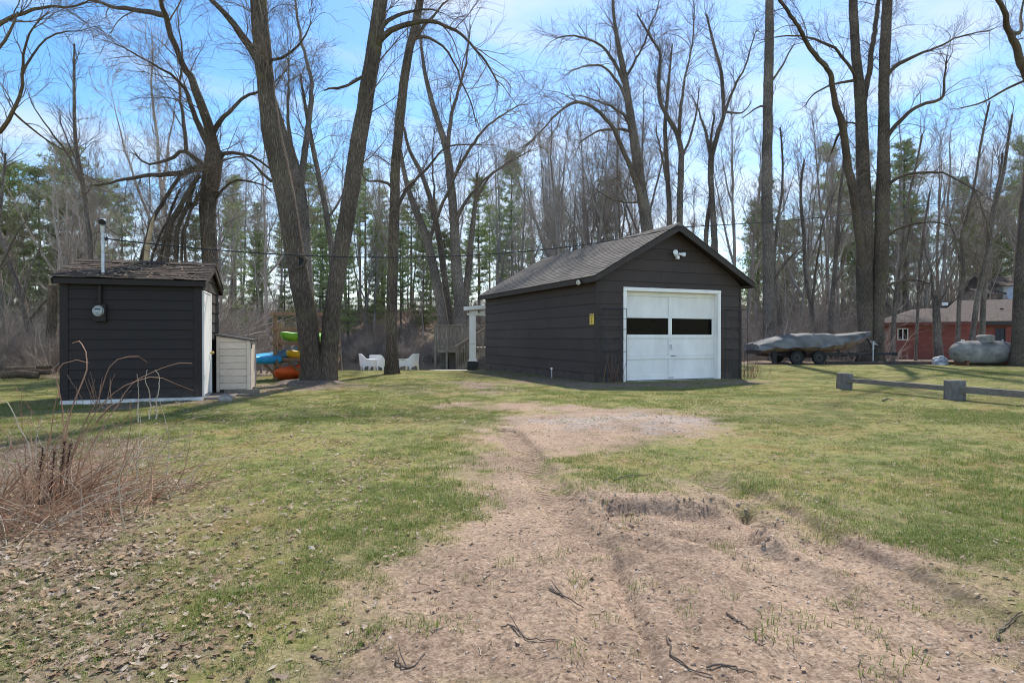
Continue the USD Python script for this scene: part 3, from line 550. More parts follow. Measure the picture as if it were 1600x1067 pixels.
for s_ in (-1, 1):
    part(shed, 'roof_deck', hull([sroof(s_, d, x, u) for d in (0, ssl) for x in (-.075, SW_ + .075) for u in (-.05, -.022)]), M['shed_siding'])
    yy = SD / 2 + s_ * shw
    part(shed, 'fascia', cbox(-.085, SW_ + .085, min(yy, yy - s_ * .025), max(yy, yy - s_ * .025), SE - .01, szt - .01, .004), M['shed_siding'])
    for x0 in (-.088, SW_ + .062):
        part(shed, 'rake_board', hull([(x, SD / 2 + s_ * shw, zz) for x in (x0, x0 + .026) for zz in (SE - .012, szt - .012)] + [(x, SD / 2 + s_ * .001, zz) for x in (x0, x0 + .026) for zz in (szt + SR - .135, szt + SR - .02)]), M['shed_side'] if x0 > 0 else M['shed_siding'])
    for q in range(int(ssl / .14) + 1):
        x = -.10 - (q % 2) * .15
        while x < SW_ + .09:
            a, b = max(x + .004, -.10), min(x + .30 - .004, SW_ + .10); d0 = q * .14 - .02; d1 = min(d0 + .17, ssl)
            if b - a > .04:
                cu = r.uniform(0, .02) if r.random() < .45 else 0
                part(shed, 'shingle', (np.array([sroof(s_, d + r.uniform(-.008, .008), xx, u + (c_ if d < d1 else 0)) for d, us in ((d0, (.002, .014)), (d1, (.0, .004))) for xx, c_ in ((a, cu), (b, r.uniform(0, .012))) for u in us]), BOXF if s_ < 0 else BOXF[:, ::-1]), M[f'shed_shingle{r.randrange(3)}'])
            x += .30
for q in range(8): part(shed, 'ridge_cap', hull([(xx, SD / 2 + s * dy, szt + SR - dy * math.tan(sang) + up + r.uniform(-.004, .01)) for s in (-1, 1) for dy, u0 in ((0, .03), (.12, .02)) for xx in (-.1 + q * .29, -.1 + q * .29 + .28) for up in (u0, u0 - .012)]), M[f'shed_shingle{q % 3}'])
dr = part(shed, 'door', side_map(cbox(.075, .87, -.03, .012, .09, 1.90, .004), 'right', SW_), M['white'])
part(dr, 'door_frame', side_map(cat_([cbox(.035, .07, -.038, .012, .07, 1.94, .004), cbox(.875, .985, -.036, .012, .07, 1.94, .004), cbox(.071, .874, -.037, .012, 1.905, 1.94, .004)]), 'right', SW_), M['white'])
part(dr, 'knob', side_map(cat_([cyl((.79, -.03, .82), (.79, -.055, .82), .012), trimesh.creation.icosphere(2, .03).apply_translation((.79, -.075, .82))]), 'right', SW_), plain('brass', (.45, .30, .10), .3, .9), 30)
for zz in (.35, 1.65): part(dr, 'hinge', side_map(cyl((.075, -.034, zz), (.075, -.034, zz + .09), .009, 8), 'right', SW_), M['steel'])
part(shed, 'door_step', cbox(SW_ + .02, SW_ + .5, .05, 1.0, -.1, .045, .015), M['wood_old'])
# mast, meter, cable
MX = .575
ms = thing('service_mast', 'grey metal electric mast pipe standing through the shed roof', 'mast', spt(MX, .14, 0), SA)
part(ms, 'pipe', pipe([(0, 0, 2.02), (0, 0, 2.97)], .026, 14), M['steel'], 30)
part(ms, 'weatherhead', pipe([(0, 0, 2.89), (0, 0, 2.99), (.01, -.015, 3.05), (.015, -.06, 3.075), (.015, -.10, 3.05)], [.032, .037, .05, .058, .058], 14, False), M['steel'], 30)
part(ms, 'hood_opening', cyl((.015, -.088, 3.058), (.015, -.092, 3.056), .05, 14), M['black'])
part(ms, 'flashing', pipe([(0, 0, 2.10), (0, 0, 2.125), (0, 0, 2.16), (0, 0, 2.19)], [.125, .085, .05, .03], 18, False), M['white_dirty'], 30)
part(ms, 'insulator', cat_([cyl((0, 0, 2.79), (.06, 0, 2.79), .008, 6), cyl((.05, 0, 2.76), (.05, 0, 2.82), .02, 8)]), M['wire_dark'])
mt = thing('electric_meter', 'round electric meter on a dark box on the shed front', 'meter', spt(MX, -.022, 1.56), SA)
part(mt, 'meter_box', cbox(-.085, .095, -.07, 0, -.19, .11, .01), M['shed_siding']); part(mt, 'conduit', pipe([(0, -.03, .1), (0, -.03, .42)], .032, 12), M['shed_siding'], 30)
part(mt, 'collar', cyl((-.01, -.06, -.01), (-.01, -.085, -.01), .088, 24), M['steel'], 30)
part(mt, 'dial_face', cyl((-.01, -.086, -.01), (-.01, -.115, -.01), .073, 24), plain('dial', (.62, .63, .62), .35), 30)
part(mt, 'dial_window', cat_([box(-.05, .03, -.1175, -.114, .01, .028), box(-.03, .01, -.1175, -.114, -.05, -.045)]), M['black'])
part(mt, 'glass_cover', pipe([(-.01, -.086, -.01), (-.01, -.13, -.01), (-.01, -.15, -.01), (-.01, -.155, -.01)], [.08, .078, .06, .01], 24, False), M['pane'], 60)
def sag(a, b, drop, K=40):
    t = np.linspace(0, 1, K)[:, None]; p = np.array(a) * (1 - t) + np.array(b) * t; p[:, 2] -= (4 * t * (1 - t) * drop)[:, 0]; return p
mt_ = np.array(spt(MX + .05, .14, 2.79)); pk = np.array(gp(GW / 2, -OF - .02, ztop + RISE - .10))
single('service_cable', pipe(sag(mt_, pk, .52), .011, 6), M['wire_dark'], 'dark overhead cable from the shed mast to the garage peak', 'cable')
single('service_cable', pipe(sag(pk, W(1720, 255, 30), .55), .012, 6), M['wire_dark'], 'dark overhead cable from the garage peak to the right', 'cable')
single('service_cable', pipe(sag(spt(MX, .10, 3.03), spt(MX + 1.8, 1.0, 2.62), .28, 16), .006, 5), M['wire_dark'], 'thin loose wire drooping beside the shed mast', 'cable')
# resin storage box with its side towards us
bx_ = thing('storage_box', 'beige resin storage box with dark lid beside the shed', 'storage box', spt(2.20, 1.16, .05), SA)
BWD, BDD, BH0, BH1 = .60, 1.3, 1.10, 1.0
def bh(x): return BH0 + (BH1 - BH0) * x / BWD
for q in range(7):
    z0 = .04 + q * .132; part(bx_, 'side_panel', cbox(.055, BWD - .055, .004, .03, z0 + .003, min(z0 + .129, .985), .005), M['resin'])
part(bx_, 'side_panel', hull([(.055, y, .968) for y in (.004, .03)] + [(BWD - .055, y, .968) for y in (.004, .03)] + [(.055, y, bh(.05) - .02) for y in (.004, .03)] + [(BWD - .055, y, bh(BWD - .05) - .02) for y in (.004, .03)]), M['resin'])
for x0 in (0, BWD - .054): part(bx_, 'corner_post', hull([(x, y, zz) for x in (x0, x0 + .054) for y in (-.006, .05) for zz in (.0, bh(x) - .01)]), M['resin'])
for x0 in (.0, ): part(bx_, 'back_panel', box(x0, x0 + .03, .05, BDD, 0, BH0 - .02), M['resin'])
part(bx_, 'front_door', cbox(BWD - .02, BWD + .02, .052, BDD / 2 - .003, .03, BH1 - .02, .008), M['resin']); part(bx_, 'front_door', cbox(BWD - .02, BWD + .02, BDD / 2 + .003, BDD, .03, BH1 - .02, .008), M['resin'])
part(bx_, 'hasp', cbox(BWD + .02, BWD + .035, .06, .10, BH1 - .16, BH1 - .05, .003), M['black'])
part(bx_, 'lid', hull([(x, y, bh(x) + dz) for x in (-.03, BWD + .05) for y in (-.03, BDD + .03) for dz in (-.005, .028)]), M['resin_lid'])
part(bx_, 'base', box(.02, BWD - .02, .03, BDD, -.05, .035), M['resin_lid'])
single('timber_sleeper', hull([tuple(np.array(spt(x, y, zz))) for x in (2.35, 2.98) for y in (1.02, 1.13) for zz in (-.05, .095)]), M['wood_old'], 'weathered timber sleeper lying against the storage box foot', 'timber')
single('timber_sleeper', hull([tuple(np.array(spt(x, y, zz))) for x in (2.16, 3.2) for y in (.62, .74) for zz in (-.05, .035)]), M['wood_old'], 'half-buried grey plank edging by the shed door', 'timber')
rk = trimesh.creation.icosphere(3, 1.0); rv_ = rk.vertices; rk.vertices = rv_ * np.array([.125, .10, .085]) * (1 + .25 * (meshkit.fbm(rv_ * 1.6, 3, 5)[:, None] - .5)) + np.array([*G(352, 627)[:2], .04])
single('rock', rk, M['stone'], 'rounded grey rock on the grass in front of the storage box', 'rock', 40)

# debris caught on the shed roof
rgd = np.random.default_rng(17); dv = []
for q in range(150):
    d, x = rgd.uniform(.03, ssl * .95) , rgd.uniform(0, SW_); 
    if rgd.random() < .5: x = SW_ * .45 + rgd.normal(0, .35)
    c = np.array(sroof(-1, d, np.clip(x, -.05, SW_ + .05), .022)); a = rgd.uniform(0, 6.28); l_ = rgd.uniform(.012, .05); dd = np.array([math.cos(a), math.sin(a) * math.cos(sang), math.sin(a) * math.sin(sang)]) * l_
    if q % 3 == 0: dv.append(pipe([c - dd * 3, c + [0, 0, .006], c + dd * 3], .0025, 4))
    else:
        nn = np.cross(dd, [0, -.3, .95]); dv.append(hull([c - dd, c + nn * .6, c + dd, c - nn * .6, c + [0, 0, .012]]))
M['debris'] = mottled('roof_debris', (.16, .10, .055), (.42, .33, .22), 25.0, .9, coord='world')
dbv, dbf = cat_(dv); cS, sS = math.cos(SA), math.sin(SA); dbv = np.stack([SX + cS * dbv[:, 0] - sS * dbv[:, 1], SY + sS * dbv[:, 0] + cS * dbv[:, 1], dbv[:, 2]], 1)
single('roof_debris', (dbv, dbf), M['debris'], 'dead leaves and twigs caught on the shed roof shingles', 'leaves', kind='stuff')

# ------------------------------------------------------------------ white porch post, deck with stairs
PD = 24.0; pz = h1((738 - CX) / F * PD, PD); pxx = (738.5 - CX) / F * PD
po = thing('porch_post', 'white porch post and beam on a black block behind the garage', 'porch post', (pxx, PD, pz), .06)
part(po, 'block', cbox(-.2, .2, -.2, .2, -.2, .36, .02), M['black'])
part(po, 'post', cbox(-.125, .125, -.125, .125, .47, 2.12, .012), M['white']); part(po, 'post_base', hull([(sx * a, sy * a, zz) for a, zz in ((.165, .36), (.127, .47)) for sx in (-1, 1) for sy in (-1, 1)]), M['white'])
part(po, 'strap', cbox(-.13, .13, -.13, .13, 1.0, 1.02, .003), M['steel'])
part(po, 'beam', hull([(-.22, y, zz) for y in (-.07, .07) for zz in (2.125, 2.28)] + [(1.6, y, zz) for y in (-.07, .07) for zz in (2.05, 2.28)]), M['white'])
part(po, 'roof_edge', hull([(-.34, y, zz) for y in (-.2, .2) for zz in (2.30, 2.44)] + [(1.6, y, zz + .16) for y in (-.2, .2) for zz in (2.30, 2.44)]), M['white'])
for q in range(4): part(po, 'rafter_end', cbox(-.2 + q * .4, -.14 + q * .4, -.16, -.072, 2.20, 2.29, .004), M['wood_old'])
DD = 27.0; dz = h1(-2.4, DD)
dk = thing('wooden_deck', 'weathered raised wooden deck with railing and stairs by the river', 'deck', ((680 - CX) / F * DD, DD, 0), 0.0)
def dx(px): return (px - 680) / F * DD
def zz_(py): return CH - (py - CY) / F * DD
rail_t, fl_z = zz_(509), zz_(543)
for px in (680, 698, 716): part(dk, 'post', cbox(dx(px) - .045, dx(px) + .045, -.045, .045, dz - .3, rail_t, .006), M['wood_deck'])
part(dk, 'post', cbox(dx(800) - .05, dx(800) + .05, -.045, .045, dz - .3, rail_t, .006), M['wood_deck'])
part(dk, 'top_rail', cbox(dx(679), dx(800), -.07, .07, rail_t + .002, rail_t + .04, .005), M['wood_deck'])
x = dx(682)
while x < dx(735):
    part(dk, 'skirt_board', cbox(x, x + .085, -.035, -.012, fl_z - .02 + r.uniform(-.02, .02), rail_t - .005, .003), M['wood_deck']); x += .098
part(dk, 'rim_joist', cbox(dx(680) + .046, dx(800), -.01, .03, fl_z - .22, fl_z - .03, .005), M['wood_deck'])
for q in range(22): part(dk, 'deck_board', cbox(dx(680), dx(800), .04 + q * .142, .04 + q * .142 + .137, fl_z - .03, fl_z, .003), M['wood_deck'])
for px in (690, 705): part(dk, 'support', cbox(dx(px) - .16, dx(px) + .16, .9, 1.3, dz - .5, fl_z - .04, .01), M['wood_old'])
sx0 = dx(717)
for q in range(4): part(dk, 'stair_tread', cbox(sx0 + q * .27, sx0 + q * .27 + .29, -.95, -.05, dz + .16 + q * .19, dz + .20 + q * .19, .004), M['wood_deck'])
for y in (-.98, -.06): part(dk, 'stringer', hull([(sx0 - .05, yy, zz) for yy in (y, y + .035) for zz in (dz - .1, dz + .12)] + [(sx0 + 1.15, yy, zz) for yy in (y, y + .035) for zz in (dz + .70, dz + .98)]), M['wood_deck'])
for y in (-.98, -.06):
    part(dk, 'hand_rail', pipe([(sx0 - .06, y, dz + 1.05), (sx0 + 1.2, y, dz + 1.82)], .04, 6), M['wood_deck'])
    part(dk, 'stair_post', cbox(sx0 - .05, sx0 + .04, y - .04, y + .04, dz - .1, dz + 1.05, .005), M['wood_deck'])
    for q in range(1, 8): part(dk, 'baluster', cbox(sx0 + q * .15, sx0 + q * .15 + .035, y - .015, y + .015, dz + .1 + q * .1, dz + 1.02 + q * .09, .003), M['wood_deck'])
single('slab', cbox(-.9, .8, -.5, .4, -.05, .03, .01).apply_translation((W(706, 570, 24.5)[0], 24.5, h1(-2.3, 24.5))), M['concrete'], 'pale concrete slab on the grass before the deck', 'slab')

# ------------------------------------------------------------------ moulded white chairs on the river bank
def chair(loc, rot, label):
    t = thing('garden_chair', label, 'chair', loc, rot, group=None)
    a = np.linspace(-.5 * np.pi - .9, .5 * np.pi + .9, 34) + np.pi / 2   # U around the back (+y)
    w, d = .37, .40
    plan = np.stack([w * np.sign(np.cos(a)) * np.abs(np.cos(a)) ** .6, d * np.sign(np.sin(a)) * np.abs(np.sin(a)) ** .7], 1)
    back = smooth(-.1, .97, np.sin(a)); top = .50 + .31 * back; low = .20 + .03 * np.cos(4 * a)
    flare = 1 + .10 * (top - .4)
    S = []
    for zf, o in ((0, 1.0), (.35, 1.02), (.75, 1.05), (1.0, 1.07), (1.0, .97), (.6, .94), (0, .93)):
        zz = low + (top - low) * zf; S.append(np.stack([plan[:, 0] * o * flare, plan[:, 1] * o + .03 * zf * back, zz], 1))
    part(t, 'shell', loft(np.array(S)), M['white_plastic'], 40)
    part(t, 'seat', hull([(sx * .32, y, zz) for sx in (-1, 1) for y, z_ in ((-.36, .37), (.33, .31)) for zz in (z_, z_ + .03)]), M['white_plastic'])
    part(t, 'front_skirt', hull([(sx * .33, y, zz) for sx in (-1, 1) for y in (-.37, -.34) for zz in (.25, .38)]), M['white_plastic'])
    for sx in (-1, 1):
        part(t, 'armrest', cbox(sx * .37 - .055, sx * .37 + .055, -.36, .12, .525, .555, .012), M['white_plastic'])
        for y in (-.33, .27): part(t, 'leg', hull([(sx * .33 + ex * .05, y + ey * .045, .30) for ex in (-1, 1) for ey in (-1, 1)] + [(sx * .36 + ex * .028, y * 1.12 + ey * .025, -.02) for ex in (-1, 1) for ey in (-1, 1)]), M['white_plastic'])
for px, D, rot, lb in ((576, 30.0, math.radians(112), 'white moulded garden chair facing right, leftmost by the river'), (591, 31.4, math.radians(172), 'white moulded garden chair seen from behind, just left of the tree trunk'), (639, 30.0, math.radians(-112), 'white moulded garden chair alone to the right of the tree trunk')):
    x = (px - CX) / F * D; chair((x, D, h1(x, D)), rot, lb)

# ------------------------------------------------------------------ kayak rack
RD = 16.2
def rx(px): return (px - CX) / F * RD
ra = math.radians(14)
kr = thing('kayak_rack', 'tall timber kayak rack behind the double trunked tree', 'rack', (rx(430), RD, 0), ra)
PW = 1.5
posts = {(0, 0): 1.76, (PW, 0): 1.76, (0, 1.0): 1.5, (PW, 1.0): 1.5, (.58, .35): 1.74}
for (x, y), hh in posts.items(): part(kr, 'post', cbox(x - .045, x + .045, y - .045, y + .045, -.1, hh, .005), M['wood_rack'])
for zz, y in ((1.68, -.066), (1.28, -.066), (.92, -.066), (.50, -.066), (.92, 1.0), (.50, 1.0)): part(kr, 'cross_beam', cbox(-.1, PW + .1, y - .02, y + .02, zz, zz + .09, .004), M['wood_rack'])
for x in (0, .58, PW):
    for zz in (.88, .46): part(kr, 'arm', cbox(x + .047, x + .085, -.30, 1.15, zz, zz + .08, .004), M['wood_rack'])
for x in (0, .62): part(kr, 'brace', pipe([(x - .02 - .25, -.02, .42), (x + .1, -.02, .05)] if x == 0 else [(x - .3, .02, .46), (x + .12, .02, .12)], .035, 6), M['wood_rack'])
def kayak(label, col, bow, direc, ln, pitch=0.0, roll=0.0, wid=.36, hgt=.17, col2=None):
    """A sit-on-top kayak: bow point, ground direction it runs in, length."""
    t = thing('kayak', label, 'kayak', bow, math.atan2(direc[1], direc[0]))
    S = []; K = 28
    for q in range(K):
        u = q / (K - 1); s = (1 - abs(2 * u - 1) ** 2.3) ** .62 if 0 < q < K - 1 else .04
        rocker = .10 * abs(2 * u - 1) ** 2.5; a = np.linspace(0, 2 * np.pi, 22, endpoint=False)
        yy = wid * s * np.sign(np.cos(a)) * np.abs(np.cos(a)) ** .75; zz = np.where(np.sin(a) > 0, .45, 1.0) * hgt * s ** .5 * np.sign(np.sin(a)) * np.abs(np.sin(a)) ** .8
        deck = -.05 * np.exp(-((u - .5) / .2) ** 2) * np.clip(np.sin(a), 0, 1) * (np.abs(np.cos(a)) < .7)
        c, s_ = math.cos(roll), math.sin(roll); Yr, Zr = yy * c - (zz + deck) * s_, yy * s_ + (zz + deck) * c
        S.append(np.stack([np.full(22, u * ln), Yr, Zr + rocker + u * ln * math.tan(pitch)], 1))
    v, f = loft(np.array(S), True, True)
    if col2:
        cut = f[(v[f][:, :, 0].mean(1) < ln * .34)]; rest = f[(v[f][:, :, 0].mean(1) >= ln * .34)]
        part(t, 'bow', (v, cut), M[col], 40); part(t, 'hull', (v, rest), M[col2], 40)
    else: part(t, 'hull', (v, f), M[col], 40)
    c, s_ = math.cos(roll), math.sin(roll)
    hz = hgt * .45
    part(t, 'seam', pipe([(u * ln, (wid * (1 - abs(2 * u - 1) ** 2.3) ** .62 + .004) * c, wid * (1 - abs(2 * u - 1) ** 2.3) ** .62 * s_ + .10 * abs(2 * u - 1) ** 2.5 + u * ln * math.tan(pitch)) for u in np.linspace(.03, .97, 20)], .007, 5), M['black'])
    part(t, 'handle', pipe([(.10, -.03, hz * .6 + .09), (.13, 0, hz * .6 + .14), (.10, .03, hz * .6 + .09)], .010, 6), M['black'])
kayak('lime green kayak on the upper shelf of the rack', 'kayak_green', (rx(440), RD + .05, 1.13), (.12, .99), 2.9, 0, 0, .33, .20)
kayak('blue kayak with teal middle poking out left of the rack', 'kayak_blue', (rx(401), RD - .75, .52), (.42, .91), 2.7, .10, .15, .34, .18, 'kayak_teal')
kayak('yellow kayak on the middle shelf of the rack', 'kayak_yellow', (rx(453), RD - .12, .66), (.12, .99), 2.6, 0, .1, .32, .20)
kayak('orange kayak lying on the ground under the rack', 'kayak_orange', (rx(437), RD - .30, .17), (.14, .99), 2.8, .03, -.50, .37, .21)

# ------------------------------------------------------------------ covered boat on its trailer
BD = 27.0
def bxp(px): return (px - CX) / F * BD
def bzp(py): return CH - (py - CY) / F * BD
b0, b1 = bxp(1177), bxp(1358); BLn = b1 - b0
boat = thing('boat', 'motorboat under a wrinkled grey tarpaulin on a trailer', 'boat', (b0, BD, 0), 0.0)
us = np.linspace(0, 1, 44)
def gun(u): return np.interp(u, [0, .12, .5, .78, 1.0], [bzp(545), bzp(541), bzp(540), bzp(533), bzp(522)])
def keel(u): return np.interp(u, [0, .1, .6, .8, .93, 1.0], [bzp(553), bzp(552), bzp(551), bzp(546), bzp(535), bzp(524)])
def beam(u): return .95 * np.interp(u, [0, .3, .6, .85, 1.0], [.88, 1.0, .95, .55, .03])
def ridge(u): return np.interp(u, [0, .06, .2, .36, .6, .65, .75, .95, 1.0], [bzp(537), bzp(534), bzp(526.5), bzp(521), bzp(521), bzp(523.5), bzp(522), bzp(518.5), bzp(518.5)])
S = []
for u in us:
    b, g_, k_ = beam(u), gun(u), keel(u); S.append([(u * BLn, -b, g_ + .02), (u * BLn, -b * .93, g_ - (g_ - k_) * .45), (u * BLn, -b * .70, k_ + (g_ - k_) * .2), (u * BLn, 0, k_ - .02), (u * BLn, b * .70, k_ + (g_ - k_) * .2), (u * BLn, b * .93, g_ - (g_ - k_) * .45), (u * BLn, b, g_ + .02)])
part(boat, 'hull', loft(np.array(S), False, True), M['hull'], 40)
ucv = np.linspace(-.015, 1.012, 110); S = []
for u in ucv:
    uc = np.clip(u, 0, 1); b, g_, r_ = beam(uc) + .05, gun(uc), max(ridge(uc), gun(uc) + .04); row_ = []
    for w in np.linspace(-1, 1, 41):
        aw = abs(w); fold = (meshkit.noise(np.array([u * 30 + w * 6.5, w * 3.0, 1.0])) - .5) * .11 * (.3 + aw) + (meshkit.noise(np.array([u * 11 - w * 4, w * 2.0, 4.0])) - .5) * .10 
        sh_ = r_ - .10 * (r_ - g_); bot = g_ - .07 - .02 * math.sin(u * 40)
        if aw > .5: q_ = (aw - .5) / .5; yy, zz = b * (.80 + .20 * q_ ** .7), sh_ + (bot - sh_) * q_ ** 1.15; yy += fold * .9
        else: yy = b * .80 * aw / .5; zz = sh_ + (r_ - sh_) * (1 - (aw / .5) ** 2) + fold * .5
        row_.append((u * BLn, math.copysign(yy, w) if aw > 1e-6 else 0, zz))
    S.append(row_)
part(boat, 'cover', loft(np.array(S), False, True), M['tarp'], 55)
part(boat, 'transom', cbox(-.03, .03, -.8, .8, bzp(553), bzp(543), .01), M['hull_dark'])
for q in range(7): part(boat, 'tie_strap', pipe([(BLn * (.12 + .12 * q), -beam(.12 + .12 * q) - .07, gun(.12 + .12 * q) - .05), (BLn * (.125 + .12 * q), -beam(.12 + .12 * q) * .7, keel(.12 + .12 * q) + .02)], .008, 4), M['black'])
tr = thing('boat_trailer', 'black boat trailer with two wheels and silver tongue jack', 'trailer', (b0, BD, 0), 0.0)
fz = bzp(553.5)
for y in (-.62, .62): part(tr, 'frame_rail', cbox(bxp(1190) - b0, bxp(1330) - b0, y - .04, y + .04, fz - .05, fz + .06, .008), M['black'])
part(tr, 'tongue', cbox(bxp(1325) - b0, bxp(1396) - b0, -.05, .05, fz - .03, fz + .07, .008), M['black'])
for y in (-1, 1): part(tr, 'tongue_arm', pipe([(bxp(1325) - b0, y * .62, fz), (bxp(1352) - b0, 0, fz)], .045, 6), M['black'])
for px in (1192, 1235, 1270, 1310): part(tr, 'cross_member', cbox(bxp(px) - b0 - .04, bxp(px) - b0 + .04, -.62, .62, fz - .08, fz - .01, .006), M['black'])
for px in (1199, 1300): 
    for y in (-.55, .55): part(tr, 'bunk_post', cbox(bxp(px) - b0 - .035, bxp(px) - b0 + .035, y - .03, y + .03, fz, bzp(545), .005), M['black'])
part(tr, 'rear_post', cbox(bxp(1196) - b0, bxp(1203) - b0, -.72, -.64, bzp(566), bzp(543), .008), M['black'])
def wheel(px, y):
    c = np.array([bxp(px) - b0, y, .285]); a = np.linspace(0, 2 * np.pi, 28, endpoint=False)
    prof = [(.17, -.07), (.26, -.085), (.285, -.06), (.285, .06), (.26, .085), (.17, .07)]
    S = np.array([[(c[0] + rr * math.cos(t), y + w, c[2] + rr * math.sin(t)) for rr, w in prof] for t in np.r_[a, a[:1]]])
    ty = part(tr, 'tyre', loft(S), M['rubber'], 40); part(ty, 'rim', cyl((c[0], y - .055, c[2]), (c[0], y + .055, c[2]), .172, 20), M['hull_dark'], 30); part(ty, 'hub', cyl((c[0], y - .10, c[2]), (c[0], y - .05, c[2]), .045, 10), M['rubber'], 30)
for px in (1229, 1263):
    for y in (-.95, .95): wheel(px, y)
aa = np.linspace(.1, math.pi - .1, 14); cx_ = bxp(1229) - b0
part(tr, 'fender', loft(np.array([[(cx_ + .36 * math.cos(t), y, .285 + .36 * math.sin(t) ** .7) for y in (-1.07, -.83)] for t in aa])), M['hull_dark'], 40)
jx = bxp(1362) - b0
part(tr, 'jack', cat_([pipe([(jx, -.1, .03), (jx, -.1, bzp(546))], .03, 10), pipe([(jx, -.1, bzp(546)), (jx, -.1, bzp(533))], .045, 10), cyl((jx, -.1, 0), (jx, -.1, .03), .09, 12), pipe([(jx, -.1, bzp(534)), (jx + .1, -.16, bzp(534))], .015, 6)]), M['steel'], 30)
part(tr, 'winch_post', pipe([(jx + .12, 0, fz), (jx - .12, 0, bzp(533)), (jx - .2, 0, bzp(528))], .04, 8), M['black']); part(tr, 'winch_arm', pipe([(jx - .15, 0, bzp(532)), (jx + .22, -.05, bzp(539))], .022, 6), M['steel'])
part(tr, 'coupler', cbox(bxp(1394) - b0, bxp(1402) - b0, -.06, .06, fz - .05, fz + .09, .02), M['black'])
part(tr, 'axle', cat_([cyl((bxp(px) - b0, -.95, .285), (bxp(px) - b0, .95, .285), .03, 8) for px in (1229, 1263)]), M['black'])

# ------------------------------------------------------------------ propane tank
TD = 25.2; tx0, tx1 = (1486.5 - CX) / F * TD, (1585 - CX) / F * TD; TR = .455; TL = tx1 - tx0
tank = thing('propane_tank', 'weathered grey propane tank with domed lid on bare ground', 'tank', (tx0, TD, 0), 0.03)
prof = []; 
for t in np.linspace(0, math.pi / 2, 9): prof.append((.55 - .55 * math.cos(t), TR * math.sin(t) ** .8 + 1e-4))
for t in np.linspace(math.pi / 2, 0, 9): prof.append((TL - .55 + .55 * math.cos(t), TR * math.sin(t) ** .8 + 1e-4))
tzc = .07 + TR
part(tank, 'shell', pipe([(x, 0, tzc) for x, _ in prof], [q for _, q in prof], 40), M['tank'], 60)
for x in (.56, TL - .56): part(tank, 'weld_seam', pipe([(x - .02, 0, tzc), (x, 0, tzc), (x + .02, 0, tzc)], [TR, TR + .006, TR], 40, False), M['tank'], 60)
part(tank, 'dome_lid', pipe([(1.39, -.02, tzc + TR - .06), (1.39, -.02, tzc + TR + .12), (1.39, -.02, tzc + TR + .17), (1.39, -.02, tzc + TR + .23), (1.39, -.02, tzc + TR + .25)], [.29, .29, .32, .27, .12], 26), M['tank'], 35)
for x in (.42, TL - .42): part(tank, 'foot', hull([(x + e, y, zz) for e in (-.05, .05) for y, zz in ((-.36, 0), (.36, 0), (-.36, .2), (.36, .2))]), M['tank_rust'])
for x in (.40, .48, TL - .45): part(tank, 'lifting_lug', cbox(x, x + .06, -.02, .02, tzc + TR * .92, tzc + TR + .06, .008), M['white_dirty'])
part(tank, 'rust_patch', hull([(1.93 + dx_, -math.sqrt(max(TR ** 2 - dz_ ** 2, 0)) - .002 + o, tzc + dz_) for dx_, dz_ in ((0, -.02), (.06, -.01), (.16, -.03), (.10, -.13), (.02, -.12)) for o in (0, .006)]), M['tank_rust'])
lm = trimesh.creation.icosphere(4, 1.0); lv = lm.vertices; lm.vertices = lv * np.array([.29, .25, .25]) * (1 + .55 * (meshkit.fbm(lv * 2.2, 4, 9)[:, None] - .5)) + np.array([(1469 - CX) / F * 25.6, 25.6, .12])
single('tarp_bundle', lm, M['lump'], 'crumpled white and blue tarp bundle left of the propane tank', 'tarp', 50)

# ------------------------------------------------------------------ red house and the grey one behind it
HA = math.radians(-27); HD = 34.0; HX = (1372 - CX) / F * HD
def hx(px, back=0.0):
    """Metres along the cabin's front (set back by 'back') at a picture column."""
    k = (px - CX) / F; c, s = math.cos(HA), math.sin(HA); return (k * (HD + back * c) - (HX - back * s)) / (c - k * s)
def hz(py, x=0.0, back=0.0):
    return CH - (py - CY) / F * (HD + x * math.sin(HA) + back * math.cos(HA))
house = thing('red_house', 'low red clapboard cabin with brown hip roof behind bare saplings', 'house', (HX, HD, 0), HA)
x0 = 0.0; EX, EY = hx(1528), hx(1690); hb, he = -.35, hz(504.5)
w0_, w1_, d0_, d1_ = hx(1402), hx(1419), hx(1553.5, .35), hx(1572, .35)
win = (w0_, w1_, hz(531.5, w0_), hz(513, w0_)); dor = (d0_, d1_, -.1, hz(511, d0_))
def clap(xa, xb, y, holes):
    z = hb; n_ = 0
    while z < he - .02:
        z1 = min(z + .128, he + .02); sp = [(xa, xb)]
        for (a, b, c, d) in holes:
            if z1 > c and z < d: sp = [q for s in sp for q in ((s[0], min(s[1], a)), (max(s[0], b), s[1])) if q[1] - q[0] > .02]
        for a, b in sp:
            v, f = lap(a, b, a, b, z, z1 - .003, .020, .006); part(house, 'clapboard', (v + np.array([0, y, 0]), f), M['red_siding'])
        z += .13
clap(0.05, EX - .05, 0, [win]); clap(EX + .05, EY, .35, [dor])
part(house, 'wall', cat_([box(0, EX, .02, .10, hb - .3, win[2]), box(0, win[0], .02, .10, win[2], win[3]), box(win[1], EX, .02, .10, win[2], win[3]), box(0, EX, .02, .10, win[3], he + .03), box(EX, dor[0], .37, .45, hb - .3, he + .03), box(dor[1], EY, .37, .45, hb - .3, he + .03), box(dor[0], dor[1], .37, .45, dor[3], he + .03), box(dor[0], dor[1], .37, .45, hb - .3, dor[2]), box(0, .1, .1, 6, hb - .3, he), box(EY - .1, EY, .45, 6, hb - .3, he), box(0, EY, 5.9, 6, hb - .3, he)]), M['red_siding'])
for x in (0, EX - .05): part(house, 'corner_board', cbox(x, x + .06, -.03, .05, hb - .1, he + .02, .004), M['red_trim'])
part(house, 'corner_wall', box(EX - .02, EX + .04, .05, .36, hb - .1, he + .02), M['red_trim'])
